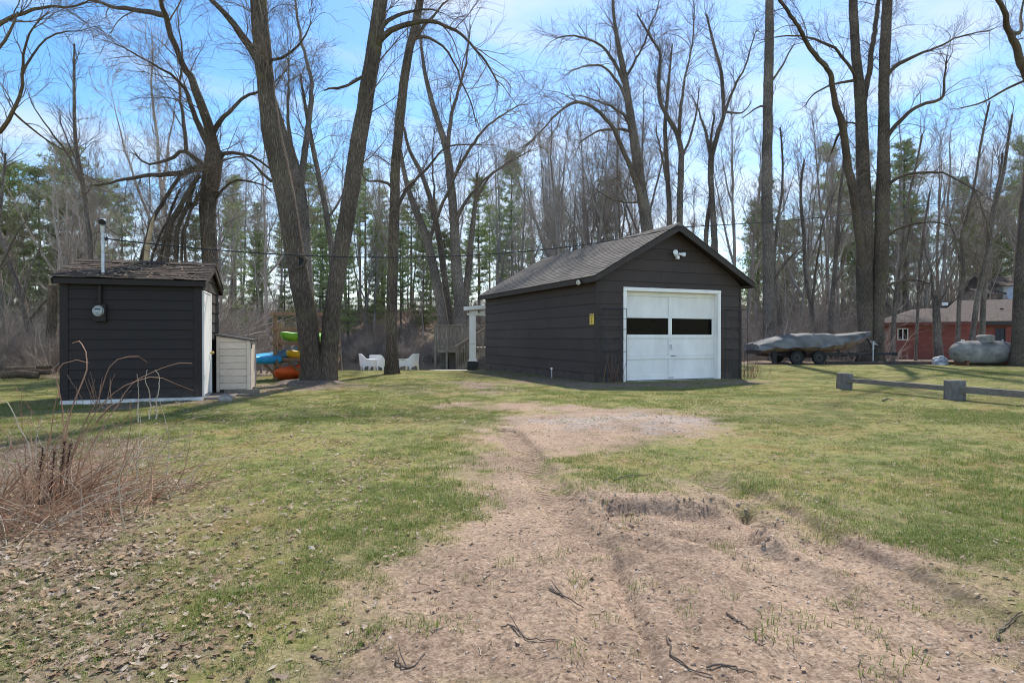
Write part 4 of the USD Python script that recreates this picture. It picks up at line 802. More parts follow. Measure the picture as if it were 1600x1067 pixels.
wn = part(house, 'window', cat_([cbox(win[0], win[0] + .05, -.035, .06, win[2], win[3], .003), cbox(win[1] - .05, win[1], -.035, .06, win[2], win[3], .003), cbox(win[0] + .05, win[1] - .05, -.034, .06, win[2], win[2] + .05, .003), cbox(win[0] + .05, win[1] - .05, -.034, .06, win[3] - .05, win[3], .003), cbox((win[0] + win[1]) / 2 - .03, (win[0] + win[1]) / 2 + .03, -.03, .05, win[2] + .05, win[3] - .05, .003)]), M['white'])
for a, b in ((win[0] + .05, (win[0] + win[1]) / 2 - .03), ((win[0] + win[1]) / 2 + .03, win[1] - .05)): part(wn, 'pane', box(a, b, .01, .018, win[2] + .05, win[3] - .05), M['pane'])
M['navy'] = plain('navy_door', (.018, .026, .045), .35)
d_ = part(house, 'door', cbox(dor[0] + .04, dor[1] - .04, .40, .43, dor[2], dor[3] - .04, .004), M['navy'])
part(d_, 'door_frame', cat_([box(dor[0], dor[0] + .04, .325, .44, dor[2], dor[3]), box(dor[1] - .04, dor[1], .325, .44, dor[2], dor[3]), box(dor[0] + .04, dor[1] - .04, .326, .44, dor[3] - .04, dor[3])]), M['red_trim'])
for q in range(1, 4): part(d_, 'muntin', box(dor[0] + .04, dor[1] - .04, .39, .40, dor[2] + (dor[3] - dor[2]) * q / 4 - .01, dor[2] + (dor[3] - dor[2]) * q / 4 + .01), M['black'])
part(d_, 'muntin', box((dor[0] + dor[1]) / 2 - .01, (dor[0] + dor[1]) / 2 + .01, .388, .40, dor[2], dor[3] - .04), M['black'])
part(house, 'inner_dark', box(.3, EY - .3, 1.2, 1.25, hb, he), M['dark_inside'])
def roofslab(pts, nm, th=.07):
    p = np.array(pts, float); part(house, nm, hull(np.vstack([p, p - np.array([0, 0, th])])), M['house_roof'])
BK = 2.6
rz1, rz2 = hz(482, hx(1440, BK), BK), hz(469, hx(1520, 3.6), 3.6); EXr = hx(1500)
roofslab([(-.35, -.4, he), (EXr, -.4, he + .02), (EXr, BK, rz1), (hx(1446, BK), BK, rz1), (hx(1424, BK), BK, rz1 - .06)], 'roof')
roofslab([(-.35, -.4, he), (-.35, 5.6, he), (hx(1424, BK), BK, rz1 - .06), (hx(1424, BK), BK + .01, rz1 - .07)], 'roof_hip')
roofslab([(hx(1455), -.05, he + .03), (EY + .4, -.05, he + .05), (EY + .4, 3.6, rz2), (hx(1493, 3.6), 3.6, rz2)], 'roof')
roofslab([(hx(1440, 2.0), 2.0, rz1 - .3), (hx(1493, 3.6), 3.6, rz2), (hx(1440, 2.0), 6.2, he), (hx(1493, 3.6), 6.2, he)], 'roof_hip')
roofslab([(hx(1424, BK), BK + .02, rz1 - .06), (EY + .4, 3.62, rz2 - .02), (EY + .4, 6.4, he), (-.35, 6.4, he)], 'roof')
part(house, 'fascia', cbox(-.36, EX + .1, -.43, -.405, he - .16, he - .005, .004), M['red_trim']); part(house, 'fascia', cbox(EX + .1, EY + .4, -.10, -.07, he - .17, he + .02, .004), M['hull_dark'])
vx = hx(1473, 2.8); part(house, 'vent_cap', cbox(vx, vx + .26, 2.9, 3.15, rz2 - .32, rz2 - .13, .02), M['white_plastic'])
vx = hx(1562, 1.8); part(house, 'vent_cap', cbox(vx, vx + .16, 1.8, 2.0, hz(483.5, vx, 1.8), hz(481.5, vx, 1.8), .02), M['hull_dark'])
def gx_(px): return (px - CX) / F * GD
def gz_(py): return CH - (py - CY) / F * GD
GD = 48.0; gz0 = h1(gx_(1570), GD)
g2 = thing('grey_house', 'pale grey house with gable roof glimpsed above the red cabin', 'house', (gx_(1540), GD, 0), 0.0)
gw = 5.5; gt = gz_(447)
rows_ = 0; z = 0.0
while z < gt - .02:
    z1 = min(z + .2, gt); v, f = lap(1.3, gw, 1.3, gw, z, z1 - .004, .02, .006); part(g2, 'siding_board', (v, f), M['grey_wall']); z += .203
part(g2, 'wall', cat_([box(1.3, gw, .02, .2, gz0 - 1, gt), box(1.3, 1.5, .2, 5, gz0 - 1, gt)]), M['grey_wall'])
part(g2, 'porch_roof', hull([(-.6, -.4, gz_(459)), (1.4, -.4, gz_(459)), (1.4, 1.5, gz_(447)), (-.2, 1.5, gz_(449)), (-.6, -.4, gz_(460.5)), (1.4, -.4, gz_(460.5)), (1.4, 1.5, gz_(449)), (-.2, 1.5, gz_(451))]), M['house_roof'])
part(g2, 'roof', hull([(1.0, -.3, gt), (gw + .4, -.3, gt), (gw + .4, 2.5, gt + 1.0), (1.0, 2.5, gt + 1.0), (1.0, 5.3, gt), (gw + .4, 5.3, gt)]), M['house_roof'])
part(g2, 'window', cat_([box(1.75, 1.8, -.03, .02, gt - 1.3, gt - .5), box(2.25, 2.3, -.03, .02, gt - 1.3, gt - .5), box(1.8, 2.25, -.03, .02, gt - .55, gt - .5), box(1.8, 2.25, -.03, .02, gt - 1.3, gt - 1.25), box(1.8, 2.25, -.024, -.021, gt - 1.25, gt - .55)]), M['hull_dark'])
ds_ = thing('satellite_dish', 'round blue-grey dish beside the far trunk on the right', 'satellite dish', W(1579, 459, 46.0), 0.2)
part(ds_, 'reflector', pipe([(0, 0, 0), (0, -.03, 0), (0, -.09, 0), (0, -.16, 0)], [.05, .28, .45, .52], 26, False), plain('dish', (.30, .36, .46), .5), 40)
part(ds_, 'feed_arm', cat_([pipe([(0, -.1, -.4), (0, -.55, -.05)], .02, 6), cbox(-.05, .05, -.62, -.5, -.08, .04, .01)]), M['steel']); part(ds_, 'mast', pipe([(0, .05, .05), (0, .08, -1.0), (0, .08, -6.0)], .04, 8), M['steel'])

# ------------------------------------------------------------------ low guard rail of posts and beams
def yaw(p, q): return math.atan2(q[1] - p[1], q[0] - p[0])
F1, F2 = G(1319, 608), G(1492, 624); F3 = F2 + (F2 - F1) * 1.05
fn = thing('guard_rail', 'low timber guard rail on squat grey posts in the lawn', 'fence', (F1[0], F1[1], 0), yaw(F1, F2))
ln = np.linalg.norm((F2 - F1)[:2])
for q, (x, tilt) in enumerate(((0, .045), (ln, 0), (ln * 2.05, 0))):
    c = cbox(-.13, .13, -.13, .13, -.25, .345, .012); c.apply_transform(trimesh.transformations.rotation_matrix(tilt, (0, 1, 0))); c.apply_transform(trimesh.transformations.rotation_matrix(-yaw(F1, F2) - .22, (0, 0, 1))); c.apply_translation((x, 0, 0)); part(fn, 'post', c, M['post_grey'])
part(fn, 'rail', hull([(.05, y, zz) for y in (-.06, .075) for zz in (.155, .245)] + [(ln - .05, y, zz) for y in (-.06, .075) for zz in (.145, .235)]), M['wood_old'])
part(fn, 'rail', hull([(ln + .05, y, zz) for y in (-.06, .075) for zz in (.13, .245)] + [(ln * 2.05, y, zz) for y in (-.06, .075) for zz in (.13, .235)]), M['wood_old'])
single('edging_log', pipe([W(1290, 566.5, 26.2) * [1, 1, 0] + [0, 0, .05], W(1440, 568, 26.0) * [1, 1, 0] + [0, 0, .05], W(1640, 570, 25.0) * [1, 1, 0] + [0, 0, .03]], [.07, .09, .06], 8), M['bark_dark'], 'long dark edging log at the far edge of the lawn', 'log', 40)

# ------------------------------------------------------------------ trees
def unit(v): return v / (np.linalg.norm(v, axis=-1, keepdims=True) + 1e-9)
def sprout(P, R, rg, counts, t0, t1, ang, length, rad, K, wob, up, droop=0.0):
    """Children of the branches P (N,K,3): where, how steep, how long, how they bend. Returns P2, R2."""
    N, Kp, _ = P.shape
    idx = np.repeat(np.arange(N), counts); n = len(idx)
    if n == 0: return np.zeros((0, K, 3)), np.zeros((0, K))
    t = (t0 + (t1 - t0) * rg.random(n) ** .85) * (Kp - 1); i = np.clip(t.astype(int), 0, Kp - 2); fr = (t - i)[:, None]
    p = P[idx, i] * (1 - fr) + P[idx, i + 1] * fr; tan = unit(P[idx, i + 1] - P[idx, i]); rp = R[idx, i] * (1 - fr[:, 0]) + R[idx, i + 1] * fr[:, 0]
    perp = unit(np.cross(tan, unit(rg.normal(size=(n, 3)))))
    a = np.radians(rg.uniform(*ang, n))[:, None]
    d = unit(np.cos(a) * tan + np.sin(a) * perp); d[:, 2] += .12; d = unit(d)
    Lc = length(n, t / (Kp - 1), idx); r0 = np.minimum(rp * .62, rad(Lc))
    out_ = np.zeros((n, K, 3)); out_[:, 0] = p; st = (Lc / (K - 1))[:, None]
    bend = rg.normal(size=(n, 3)) * wob * .5
    for k in range(1, K):
        out_[:, k] = out_[:, k - 1] + d * st
        d = d + bend + rg.normal(size=(n, 3)) * wob; d[:, 2] += up - droop * k / K; d = unit(d)
    taper = np.linspace(1, .25, K)[None]
    return out_, r0[:, None] * taper
def ragged_tube(p, rr, rg, sides=16, rough=.055, roots=0.0):
    """A trunk: finely sampled, with an irregular, furrowed section."""
    v, f, n = tubes(p[None], rr[None], sides)
    K = len(p); ctr = np.repeat(p, sides, 0); rad = np.repeat(rr, sides)
    w = meshkit.fbm(np.stack([v[:, 0] * 3.3, v[:, 1] * 3.3, v[:, 2] * .9], -1), 4, 3) - .5
    lump = meshkit.noise(v * np.array([1.6, 1.6, 1.0]) + 9) - .5
    but = 0.0
    if roots:
        th = np.tile(np.arange(sides) * 2 * np.pi / sides, K); hgt_ = np.maximum(v[:, 2] - p[0, 2] - .2, 0); but = roots * np.exp(-hgt_ / .28) * (.35 + .65 * np.cos(th * rg.integers(4, 7) + rg.uniform(0, 6.28)))
    v = v + n * ((w * rough * 2.2 + lump * rough * 1.8 + but) * rad)[:, None]
    return v, f, n
def join(parts_):
    vs, fs, ns, k = [], [], [], 0
    for v, f, n in parts_:
        if len(v) == 0: continue
        vs.append(v); fs.append(f + k); ns.append(n); k += len(v)
    return np.vstack(vs), np.vstack(fs), np.vstack(ns)
def smoothpart(parent, name, geo, mat, kind=None):
    m = put(path_of(parent, name), geo[0], geo[1], mat, geo[2]); meta(m.GetPrim(), kind=kind)
def crown_of(limbs, rg, dens, L1, L2, L3, t0, up=.06, droop=.0, sides=(5, 3, 3), n2=4.2, n3=6.8, ang=(30, 65), fine=.0054):
    """limbs: list of (P (K,3), R (K), extra t0). Three generations of branches."""
    K0 = 24; P = np.stack([resample(np.c_[p, q], K0)[0] for p, q, _ in limbs]); Rr = P[:, :, 3]; P = P[:, :, :3]
    ln_ = np.linalg.norm(np.diff(P, axis=1), axis=2).sum(1)
    cnt = np.maximum(2, rg.poisson(ln_ * dens * 1.75))
    tt0 = np.array([l[2] for l in limbs])
    out_ = []
    groups = []
    for q in range(len(limbs)):
        p1, r1 = sprout(P[q:q + 1], Rr[q:q + 1], rg, np.array([cnt[q]]), max(t0 if tt0[q] is None else tt0[q], .02), 1.0, ang, lambda n, t, i: L1 * rg.uniform(.35, 1.0, n) * (1.1 - .45 * t) * np.clip(ln_[q] / 6, .35, 1), lambda l: .008 + .0065 * l, 9, .13, up, droop)
        groups.append((p1, r1))
    P1 = np.vstack([g[0] for g in groups]); R1 = np.vstack([g[1] for g in groups])
    # carry every limb's end on as a spray
    tipP, tipR = sprout(P, Rr, rg, np.full(len(P), 3), .9, 1.0, (5, 35), lambda n, t, i: L1 * rg.uniform(.5, .9, n) * np.clip(ln_[i] / 6, .3, 1), lambda l: .006 + .007 * l, 9, .11, up, droop)
    P1 = np.vstack([P1, tipP]); R1 = np.vstack([R1, tipR])
    l1 = np.linalg.norm(np.diff(P1, axis=1), axis=2).sum(1)
    P2, R2 = sprout(P1, R1, rg, rg.poisson(np.maximum(.3, l1 * n2)), .12, 1.0, (22, 60), lambda n, t, i: L2 * rg.uniform(.35, 1.0, n) * np.clip(l1[i] / L1 + .25, .3, 1.1), lambda l: .0045 + .006 * l, 7, .15, up * .8, droop)
    l2 = np.linalg.norm(np.diff(P2, axis=1), axis=2).sum(1)
    P3, R3 = sprout(P2, R2, rg, rg.poisson(np.maximum(.3, l2 * n3)), .15, 1.0, (22, 58), lambda n, t, i: L3 * rg.uniform(.35, 1.0, n), lambda l: np.full_like(l, fine), 4, .17, up * .5, droop)
    R1 = np.maximum(R1, fine * .9); R2 = np.maximum(R2, fine * .8); R3 = np.maximum(R3, fine * .55)
    return join([tubes(P1, R1, sides[0]), tubes(P2, R2, sides[1]), tubes(P3, R3, sides[2])])
def hero(name, label, D, limbs, seed, mat='bark_dark', dens=1.1, L1=3.0, L2=1.3, L3=.7, t0=.3, trunks=1, sides=16, flare=True, cat='tree', group=None, depth=.35, ws=.88, **kw):
    """A tree from its limbs as read off the photograph: (px, py, width px) chains at distance D; the limbs' depth wanders."""
    rg = np.random.default_rng(seed); trunk, brs, lim = [], [], []
    base = W(limbs[0][0][0], limbs[0][0][1], D); gz = h1(base[0], base[1])
    for q, ch in enumerate(limbs):
        n = len(ch); a = np.array(ch, float); s = np.linspace(0, 1, n); Ds = np.full(n, D)
        span = np.abs(np.diff(a[:, :2], axis=0)).sum() / F * D
        if q >= trunks: Ds = D + (rg.choice((-1, 1)) * rg.uniform(.3, 1.0) * s + .2 * np.sin(s * 5 + rg.random() * 6) * s) * span * depth
        else: Ds = D + rg.uniform(-.06, .06) * s * span
        p = np.stack([W(x, y, d) for (x, y, _), d in zip(a, Ds)]); rr = a[:, 2] / 2 / F * Ds * (ws if q < trunks else .82 * (1 - .35 * s))
        if q < trunks:
            p[0, 2] = min(p[0, 2], gz) - .25
            if flare and rr[0] < rr[1] * 1.15: rr[0] *= 1.25
        K = max(6, int(np.linalg.norm(np.diff(p, axis=0), axis=1).sum() / (.18 if q < trunks else .22)))
        c, _ = resample(np.c_[p, rr], K); pc, rc = c[:, :3], np.maximum(c[:, 3], .006)
        if q >= trunks and q > 0 and flare:   # the limb starts on the wood it grows from
            allp = np.vstack([l_[0] for l_ in lim]); dp_ = np.hypot(CX + F * allp[:, 0] / allp[:, 1] - limbs[q][0][0], CY - F * (allp[:, 2] - CH) / allp[:, 1] - limbs[q][0][1]); k_ = int(np.argmin(dp_))
            if dp_[k_] < 60: pc += (allp[k_] - pc[0]) * (np.linspace(1, 0, K) ** 1.5)[:, None]
        pc[1:-1] += (np.cumsum(rg.normal(size=(K, 3)), 0)[1:-1] * .012) * np.sin(np.linspace(0, np.pi, K))[1:-1, None] * (2.0 if q >= trunks else .5)
        (trunk if q < trunks else brs).append(ragged_tube(pc, rc, rg, sides if q < trunks else 9, .05 if q < trunks else .06, .28 if q < trunks and flare else 0))
        lim.append((pc, rc, t0 if q < trunks else .12))
    t = thing(name, label, cat, base * [1, 1, 0] + [0, 0, gz], group=group); off = np.array([base[0], base[1], gz])
    def sh(g): return g[0] - off, g[1], g[2]
    smoothpart(t, 'trunk', sh(join(trunk)), M[mat])
    for b in brs: smoothpart(t, 'limb', sh(b), M[mat])
    if dens > 0: smoothpart(t, 'crown', sh(crown_of(lim, rg, dens, L1, L2, L3, t0, **kw)), M['twig'])
    return t
T_ = hero
T_('bare_tree', 'great double-trunked bare tree forming a V beside the kayak rack', 15.4, [
    [(497, 604, 52), (490, 580, 40), (484, 545, 32), (479, 495, 32), (469, 440, 32), (458, 378, 31), (441, 275, 31), (425, 200, 29), (415, 100, 27), (407, 0, 26), (400, -100, 22), (388, -260, 14)],
    [(508, 604, 46), (511, 575, 34), (515, 540, 28), (519, 490, 27), (526, 440, 26), (535, 378, 26), (549, 300, 26), (565, 200, 25), (575, 140, 25), (584, 80, 24), (595, 0, 21), (604, -100, 17), (612, -240, 10)],
    [(408, 108, 19), (392, 80, 17), (362, 42, 14), (330, 10, 12), (292, -30, 8)], [(588, 88, 12), (604, 62, 12), (629, 45, 11), (662, 38, 10), (700, 44, 8), (736, 68, 7), (762, 100, 6), (780, 135, 4)],
    [(590, 55, 9), (608, 30, 8), (632, 17, 7), (660, 14, 5), (690, 22, 3)], [(565, 112, 8), (545, 130, 6), (528, 139, 6), (508, 143, 3)], [(434, 285, 8), (415, 290, 7), (395, 272, 5), (360, 255, 4), (330, 258, 3)], [(412, 100, 6), (440, 95, 6), (470, 70, 5), (486, 40, 3)]],
    11, dens=1.1, L1=2.8, t0=.36, trunks=2, sides=22, up=.02, droop=.07, ws=.97)
M['mound'] = mottled('leafy_soil', (.10, .072, .052), (.25, .195, .15), 14.0, .95, bump=.8, bscale=30, coord='world')
single('root_mound', hull([(-4.95 + a * math.cos(t), 15.25 + b * math.sin(t), z) for t in np.linspace(0, 6.28, 20) for a, b, z in ((1.05, .8, -.06), (.6, .42, .08))]), M['mound'], 'low mound of soil at the foot of the double trunked tree', 'mound', 60)
to_ = np.array(stage.GetPrimAtPath('/World/bare_tree').GetAttribute('xformOp:transform').Get().ExtractTranslation()); tv_ = np.array(UsdGeom.Mesh.Get(stage, '/World/bare_tree/trunk').GetPointsAttr().Get()); tw_ = tv_ + to_
near_ = np.hypot(CX + F * tw_[:, 0] / tw_[:, 1] - 470, CY - F * (tw_[:, 2] - CH) / tw_[:, 1] - 409) < 9; kc = tv_[near_][np.argmin(tw_[near_][:, 1])] + [0, -.015, 0]; ka = np.linspace(0, 2 * np.pi, 22)
part('/World/bare_tree', 'knot', pipe(np.stack([kc[0] + .17 * np.cos(ka) * (1 + .12 * np.sin(3 * ka)), kc[1] + .03 * np.abs(np.cos(ka)) + .02, kc[2] + .15 * np.sin(ka)], 1), .045, 8), M['bark_dark'], True)
part('/World/bare_tree', 'knot_hollow', pipe([kc + [0, .10, 0], kc + [0, .035, 0]], [.14, .13], 16), M['dark_inside'])
T_('bare_tree', 'single upright trunk in front of the white chairs', 19.2, [
    [(612, 588, 30), (612, 560, 23), (612, 500, 19), (613, 420, 19), (615, 340, 18), (618, 260, 17), (626, 180, 16), (638, 95, 15), (655, 20, 14), (666, -50, 11), (680, -200, 5)],
    [(622, 335, 8), (640, 295, 7), (662, 268, 6), (683, 240, 5), (715, 226, 4), (755, 228, 3)], [(608, 297, 7), (592, 286, 6), (574, 285, 5), (562, 262, 3)], [(650, 65, 9), (675, 60, 6), (705, 85, 5), (730, 140, 4), (745, 200, 3)], [(642, 80, 7), (668, 40, 6), (695, 10, 4), (730, -20, 3)]],
    12, dens=1.0, L1=2.4, t0=.22, droop=.03)
T_('bare_tree', 'gnarled dark bare tree rising behind the black shed', 19.0, [
    [(326, 600, 30), (328, 500, 27), (328, 400, 26), (326, 320, 28), (333, 265, 31), (336, 238, 30)],
    [(336, 240, 24), (328, 205, 20), (312, 165, 18), (292, 120, 16), (272, 75, 14), (252, 30, 13), (238, -10, 11), (226, -60, 9), (205, -150, 4)], [(328, 245, 16), (314, 212, 14), (300, 180, 11), (290, 140, 9), (270, 118, 7), (232, 92, 5), (180, 70, 3)],
    [(338, 215, 11), (352, 190, 10), (372, 170, 8), (396, 148, 7), (420, 136, 5), (450, 110, 3)], [(322, 275, 15), (302, 264, 13), (275, 268, 11), (240, 270, 10), (200, 276, 8), (158, 288, 6), (146, 290, 5)],
    [(320, 272, 13), (300, 250, 10), (282, 240, 9), (262, 255, 8), (235, 260, 6), (212, 240, 4)], [(340, 246, 10), (362, 240, 8), (390, 246, 7), (416, 262, 5), (442, 285, 3)], [(334, 330, 7), (352, 300, 6), (378, 282, 5), (405, 286, 4), (425, 300, 3)],
    [(245, 30, 10), (205, 22, 9), (170, 16, 7), (140, 4, 6), (110, -15, 5)], [(290, 240, 8), (288, 190, 7), (282, 140, 5), (284, 90, 4), (280, 40, 3)]],
    13, 'bark_dark', dens=1.35, L1=2.8, L2=1.3, t0=.5, up=.0, droop=.08)
T_('fallen_limb', 'tangle of dark broken limbs leaning down from the gnarled tree', 18.6, [
    [(206, 412, 7), (232, 360, 7), (262, 305, 6), (284, 272, 5)], [(252, 412, 8), (264, 362, 9), (286, 316, 9), (312, 274, 8)], [(272, 412, 7), (276, 366, 8), (292, 322, 7), (306, 282, 6)],
    [(288, 412, 5), (284, 370, 5), (298, 330, 4), (298, 292, 3)], [(190, 398, 3), (236, 344, 4), (268, 300, 3)], [(232, 408, 5), (266, 340, 5), (282, 296, 4)], [(298, 410, 3), (290, 360, 4), (314, 300, 4)], [(216, 408, 3), (258, 356, 4), (310, 318, 4)]],
    14, 'bark_dark', dens=2.2, L1=1.6, L2=.9, t0=.05, trunks=8, sides=10, flare=False, cat='broken limb', up=-.02, droop=.06)
T_('bare_tree', 'grey bare tree behind the left stem of the double trunk', 26.0, [
    [(480, 590, 25), (480, 500, 24), (477, 420, 24), (473, 350, 23), (466, 290, 20), (454, 240, 17), (442, 205, 14), (430, 165, 11), (415, 110, 8), (395, 50, 5)], [(474, 300, 14), (480, 245, 13), (488, 190, 12), (490, 140, 10), (478, 85, 8), (466, 30, 7), (458, -30, 5)], [(464, 280, 9), (452, 215, 8), (450, 150, 6), (452, 80, 4)]],
    15, 'bark_grey', dens=1.2, L1=2.6, t0=.3)
T_('bare_tree', 'slim leaning bare tree between the two stems of the double trunk', 27.0, [
    [(528, 580, 13), (522, 460, 12), (517, 385, 11), (508, 325, 10), (497, 270, 9), (488, 225, 8), (478, 170, 6), (470, 120, 4)], [(512, 345, 5), (530, 310, 4), (540, 280, 3)]], 16, 'bark_grey', dens=1.1, L1=2.2, t0=.35)
T_('bare_tree', 'leftmost leaning stem of the clump above the wooden deck', 30.5, [
    [(700, 560, 20), (690, 480, 18), (680, 420, 16), (668, 370, 14), (652, 330, 12), (638, 290, 9), (628, 245, 7), (618, 190, 4)], [(672, 380, 8), (690, 320, 7), (705, 285, 6), (722, 240, 4)]], 17, 'bark_grey', dens=1.0, L1=2.3, t0=.4)
T_('bare_tree', 'tall forked bare tree in the middle of the clump above the wooden deck', 30.0, [
    [(718, 570, 23), (718, 480, 21), (714, 430, 20), (710, 370, 17), (706, 310, 15), (700, 245, 13), (688, 200, 11), (675, 160, 9), (664, 115, 7), (658, 70, 5), (655, 20, 3)], [(702, 245, 9), (708, 190, 8), (718, 140, 6), (730, 90, 5), (735, 40, 3)], [(710, 290, 7), (726, 250, 7), (748, 215, 6), (775, 190, 5), (812, 165, 3)], [(712, 350, 8), (728, 318, 7), (750, 290, 6), (785, 262, 5), (830, 235, 3)]],
    18, 'bark_grey', dens=1.15, L1=2.8, t0=.3)
T_('bare_tree', 'rightmost thinner stem of the clump above the wooden deck', 30.8, [
    [(722, 570, 15), (728, 470, 13), (733, 400, 11), (738, 350, 9), (744, 300, 7), (746, 270, 4)], [(740, 320, 6), (756, 288, 5), (775, 268, 4), (800, 250, 3)]], 19, 'bark_grey', dens=1.0, L1=1.8, t0=.35)
T_('bare_tree', 'slender stem crossing the clump above the deck from left', 31.5, [
    [(712, 575, 13), (700, 460, 12), (690, 380, 11), (678, 320, 9), (660, 270, 8), (640, 232, 6), (632, 200, 4)], [(690, 380, 6), (680, 320, 5), (676, 260, 4), (680, 200, 3)]], 20, 'bark_grey', dens=1.0, L1=2.2, t0=.4)
T_('bare_tree', 'spreading bare tree with an arching left limb behind the garage roof', 30.0, [
    [(1025, 565, 26), (1018, 440, 24), (1010, 355, 22), (1003, 310, 20), (995, 255, 17), (987, 200, 15), (980, 150, 13), (974, 110, 11), (964, 60, 8), (958, 15, 5), (955, -40, 3)], [(1008, 345, 13), (998, 305, 12), (980, 265, 11), (962, 230, 10), (940, 195, 9), (918, 173, 8), (895, 166, 8), (868, 180, 6), (845, 205, 4), (820, 230, 3)],
    [(986, 208, 7), (962, 204, 6), (935, 208, 5), (905, 225, 4)], [(978, 140, 8), (962, 100, 7), (940, 70, 6), (905, 55, 5), (868, 62, 3)], [(984, 170, 7), (960, 125, 6), (930, 105, 5), (892, 112, 3)], [(990, 225, 6), (970, 180, 6), (940, 160, 5), (905, 150, 3)], [(982, 125, 6), (1000, 90, 5), (1014, 50, 4), (1030, 0, 3)], [(994, 315, 4), (960, 312, 4), (930, 296, 3)]],
    21, 'bark_grey', dens=1.7, L1=2.6, L2=1.2, t0=.38, up=.0, droop=.02)
T_('bare_tree', 'twin-crowned bare tree directly behind the garage peak', 31.0, [
    [(1060, 565, 13), (1061, 440, 12), (1062, 345, 11), (1063, 245, 10), (1057, 212, 9), (1042, 185, 8), (1030, 155, 7), (1029, 125, 6), (1032, 90, 5), (1016, 60, 4), (995, 25, 3)], [(1060, 225, 8), (1062, 170, 7), (1070, 115, 5), (1080, 60, 4), (1084, 10, 3)], [(1066, 248, 5), (1080, 210, 5), (1088, 175, 4), (1092, 140, 3)]],
    22, 'bark_grey', dens=1.6, L1=2.4, t0=.45)
T_('bare_tree', 'straight thin bare stem just left of the garage peak', 31.5, [
    [(1046, 565, 10), (1046, 345, 9), (1043, 260, 8), (1040, 200, 7), (1044, 140, 5), (1050, 70, 3)], [(1044, 300, 4), (1034, 250, 4), (1024, 200, 3)]], 23, 'bark_grey', dens=1.4, L1=2.0, t0=.4)
T_('bare_tree', 'forked bare tree over the right slope of the garage roof', 34.0, [
    [(1120, 560, 13), (1118, 380, 11), (1114, 310, 10), (1112, 255, 10), (1122, 210, 8), (1132, 178, 7), (1128, 120, 6), (1115, 70, 5), (1103, 25, 3)], [(1132, 180, 6), (1150, 130, 5), (1165, 95, 4), (1180, 50, 3)], [(1112, 250, 7), (1100, 205, 6), (1090, 178, 4), (1080, 150, 3)], [(1134, 178, 5), (1156, 182, 4), (1172, 162, 3)]],
    24, 'bark_grey', dens=1.4, L1=2.4, t0=.4)
T_('bare_tree', 'thin leaning stem beside the forked tree right of the garage peak', 34.5, [
    [(1096, 560, 9), (1102, 370, 8), (1108, 300, 7), (1108, 240, 5), (1116, 180, 3)]], 25, 'bark_grey', dens=1.1, L1=1.8, t0=.4)
T_('bare_tree', 'tall straight limbless trunk between the garage and the covered boat', 32.0, [
    [(1201, 570, 21), (1201, 500, 17), (1200, 400, 16.5), (1199, 300, 16), (1200, 200, 15), (1201, 100, 14), (1202, 0, 12), (1203, -120, 9), (1204, -260, 4)], [(1199, 165, 5), (1180, 170, 4), (1160, 185, 3)], [(1203, 140, 5), (1222, 100, 4), (1240, 70, 3)]],
    26, 'bark_grey', dens=.6, L1=2.2, t0=.45, sides=18, ws=1.0)
T_('bare_tree', 'huge triple-stemmed bare tree behind the bow of the boat', 29.5, [
    [(1351, 572, 30), (1352, 520, 21), (1350, 440, 24), (1350, 360, 23), (1348, 300, 21), (1346, 240, 19), (1341, 160, 17), (1335, 90, 14), (1330, 10, 13), (1325, -80, 10), (1318, -220, 4)], [(1371, 572, 26), (1371, 520, 18), (1374, 440, 21), (1377, 380, 22), (1378, 300, 21), (1379, 220, 17), (1380, 120, 16), (1384, 10, 15), (1388, -90, 11), (1394, -230, 4)],
    [(1345, 430, 14), (1338, 365, 16), (1332, 310, 17), (1322, 255, 16), (1312, 205, 15), (1300, 160, 13), (1288, 118, 12), (1265, 80, 11), (1243, 42, 10), (1220, 8, 9), (1196, -30, 7), (1160, -90, 3)],
    [(1350, 180, 12), (1356, 140, 12), (1364, 80, 11), (1373, 20, 10), (1382, -50, 7), (1390, -120, 4)], [(1386, 228, 8), (1402, 200, 8), (1422, 175, 8), (1445, 160, 8), (1474, 148, 7), (1475, 118, 5), (1478, 90, 3)], [(1386, 128, 8), (1404, 104, 8), (1430, 90, 7), (1462, 78, 5), (1500, 62, 4), (1545, 50, 3)],
    [(1386, 298, 7), (1402, 283, 7), (1432, 273, 6), (1465, 274, 5), (1500, 288, 4), (1535, 304, 3)], [(1328, 132, 7), (1312, 98, 6), (1290, 70, 6), (1262, 60, 5), (1232, 57, 4), (1202, 62, 3)], [(1343, 196, 4), (1325, 192, 4), (1308, 196, 3)], [(1308, 205, 5), (1302, 228, 5), (1297, 242, 3)], [(1324, 130, 6), (1300, 134, 5), (1276, 142, 4), (1258, 165, 3)], [(1386, 380, 5), (1408, 355, 5), (1440, 348, 4), (1480, 352, 3)], [(1380, 452, 5), (1402, 442, 5), (1430, 440, 4), (1452, 444, 3)]],
    27, 'bark_dark', dens=1.1, L1=2.6, L2=1.2, t0=.36, trunks=2, sides=22, up=.0, droop=.04, ws=.97)
T_('bare_tree', 'dark trunk at the right edge with a limb curling back over the yard', 24.5, [
    [(1597, 572, 40), (1597, 530, 31), (1598, 460, 29), (1601, 380, 28), (1607, 300, 27), (1618, 220, 25), (1640, 130, 22), (1660, 40, 18), (1680, -80, 12)],
    [(1632, 180, 19), (1606, 138, 18), (1590, 100, 16), (1580, 70, 14), (1574, 45, 13), (1566, 20, 12), (1552, 0, 10), (1535, -30, 7)], [(1576, 55, 8), (1592, 52, 7), (1596, 20, 5), (1600, -20, 3)], [(1585, 130, 5), (1556, 145, 5), (1530, 165, 4), (1500, 170, 3)]],
    28, 'bark_dark', dens=.8, L1=2.8, t0=.4, droop=.05)
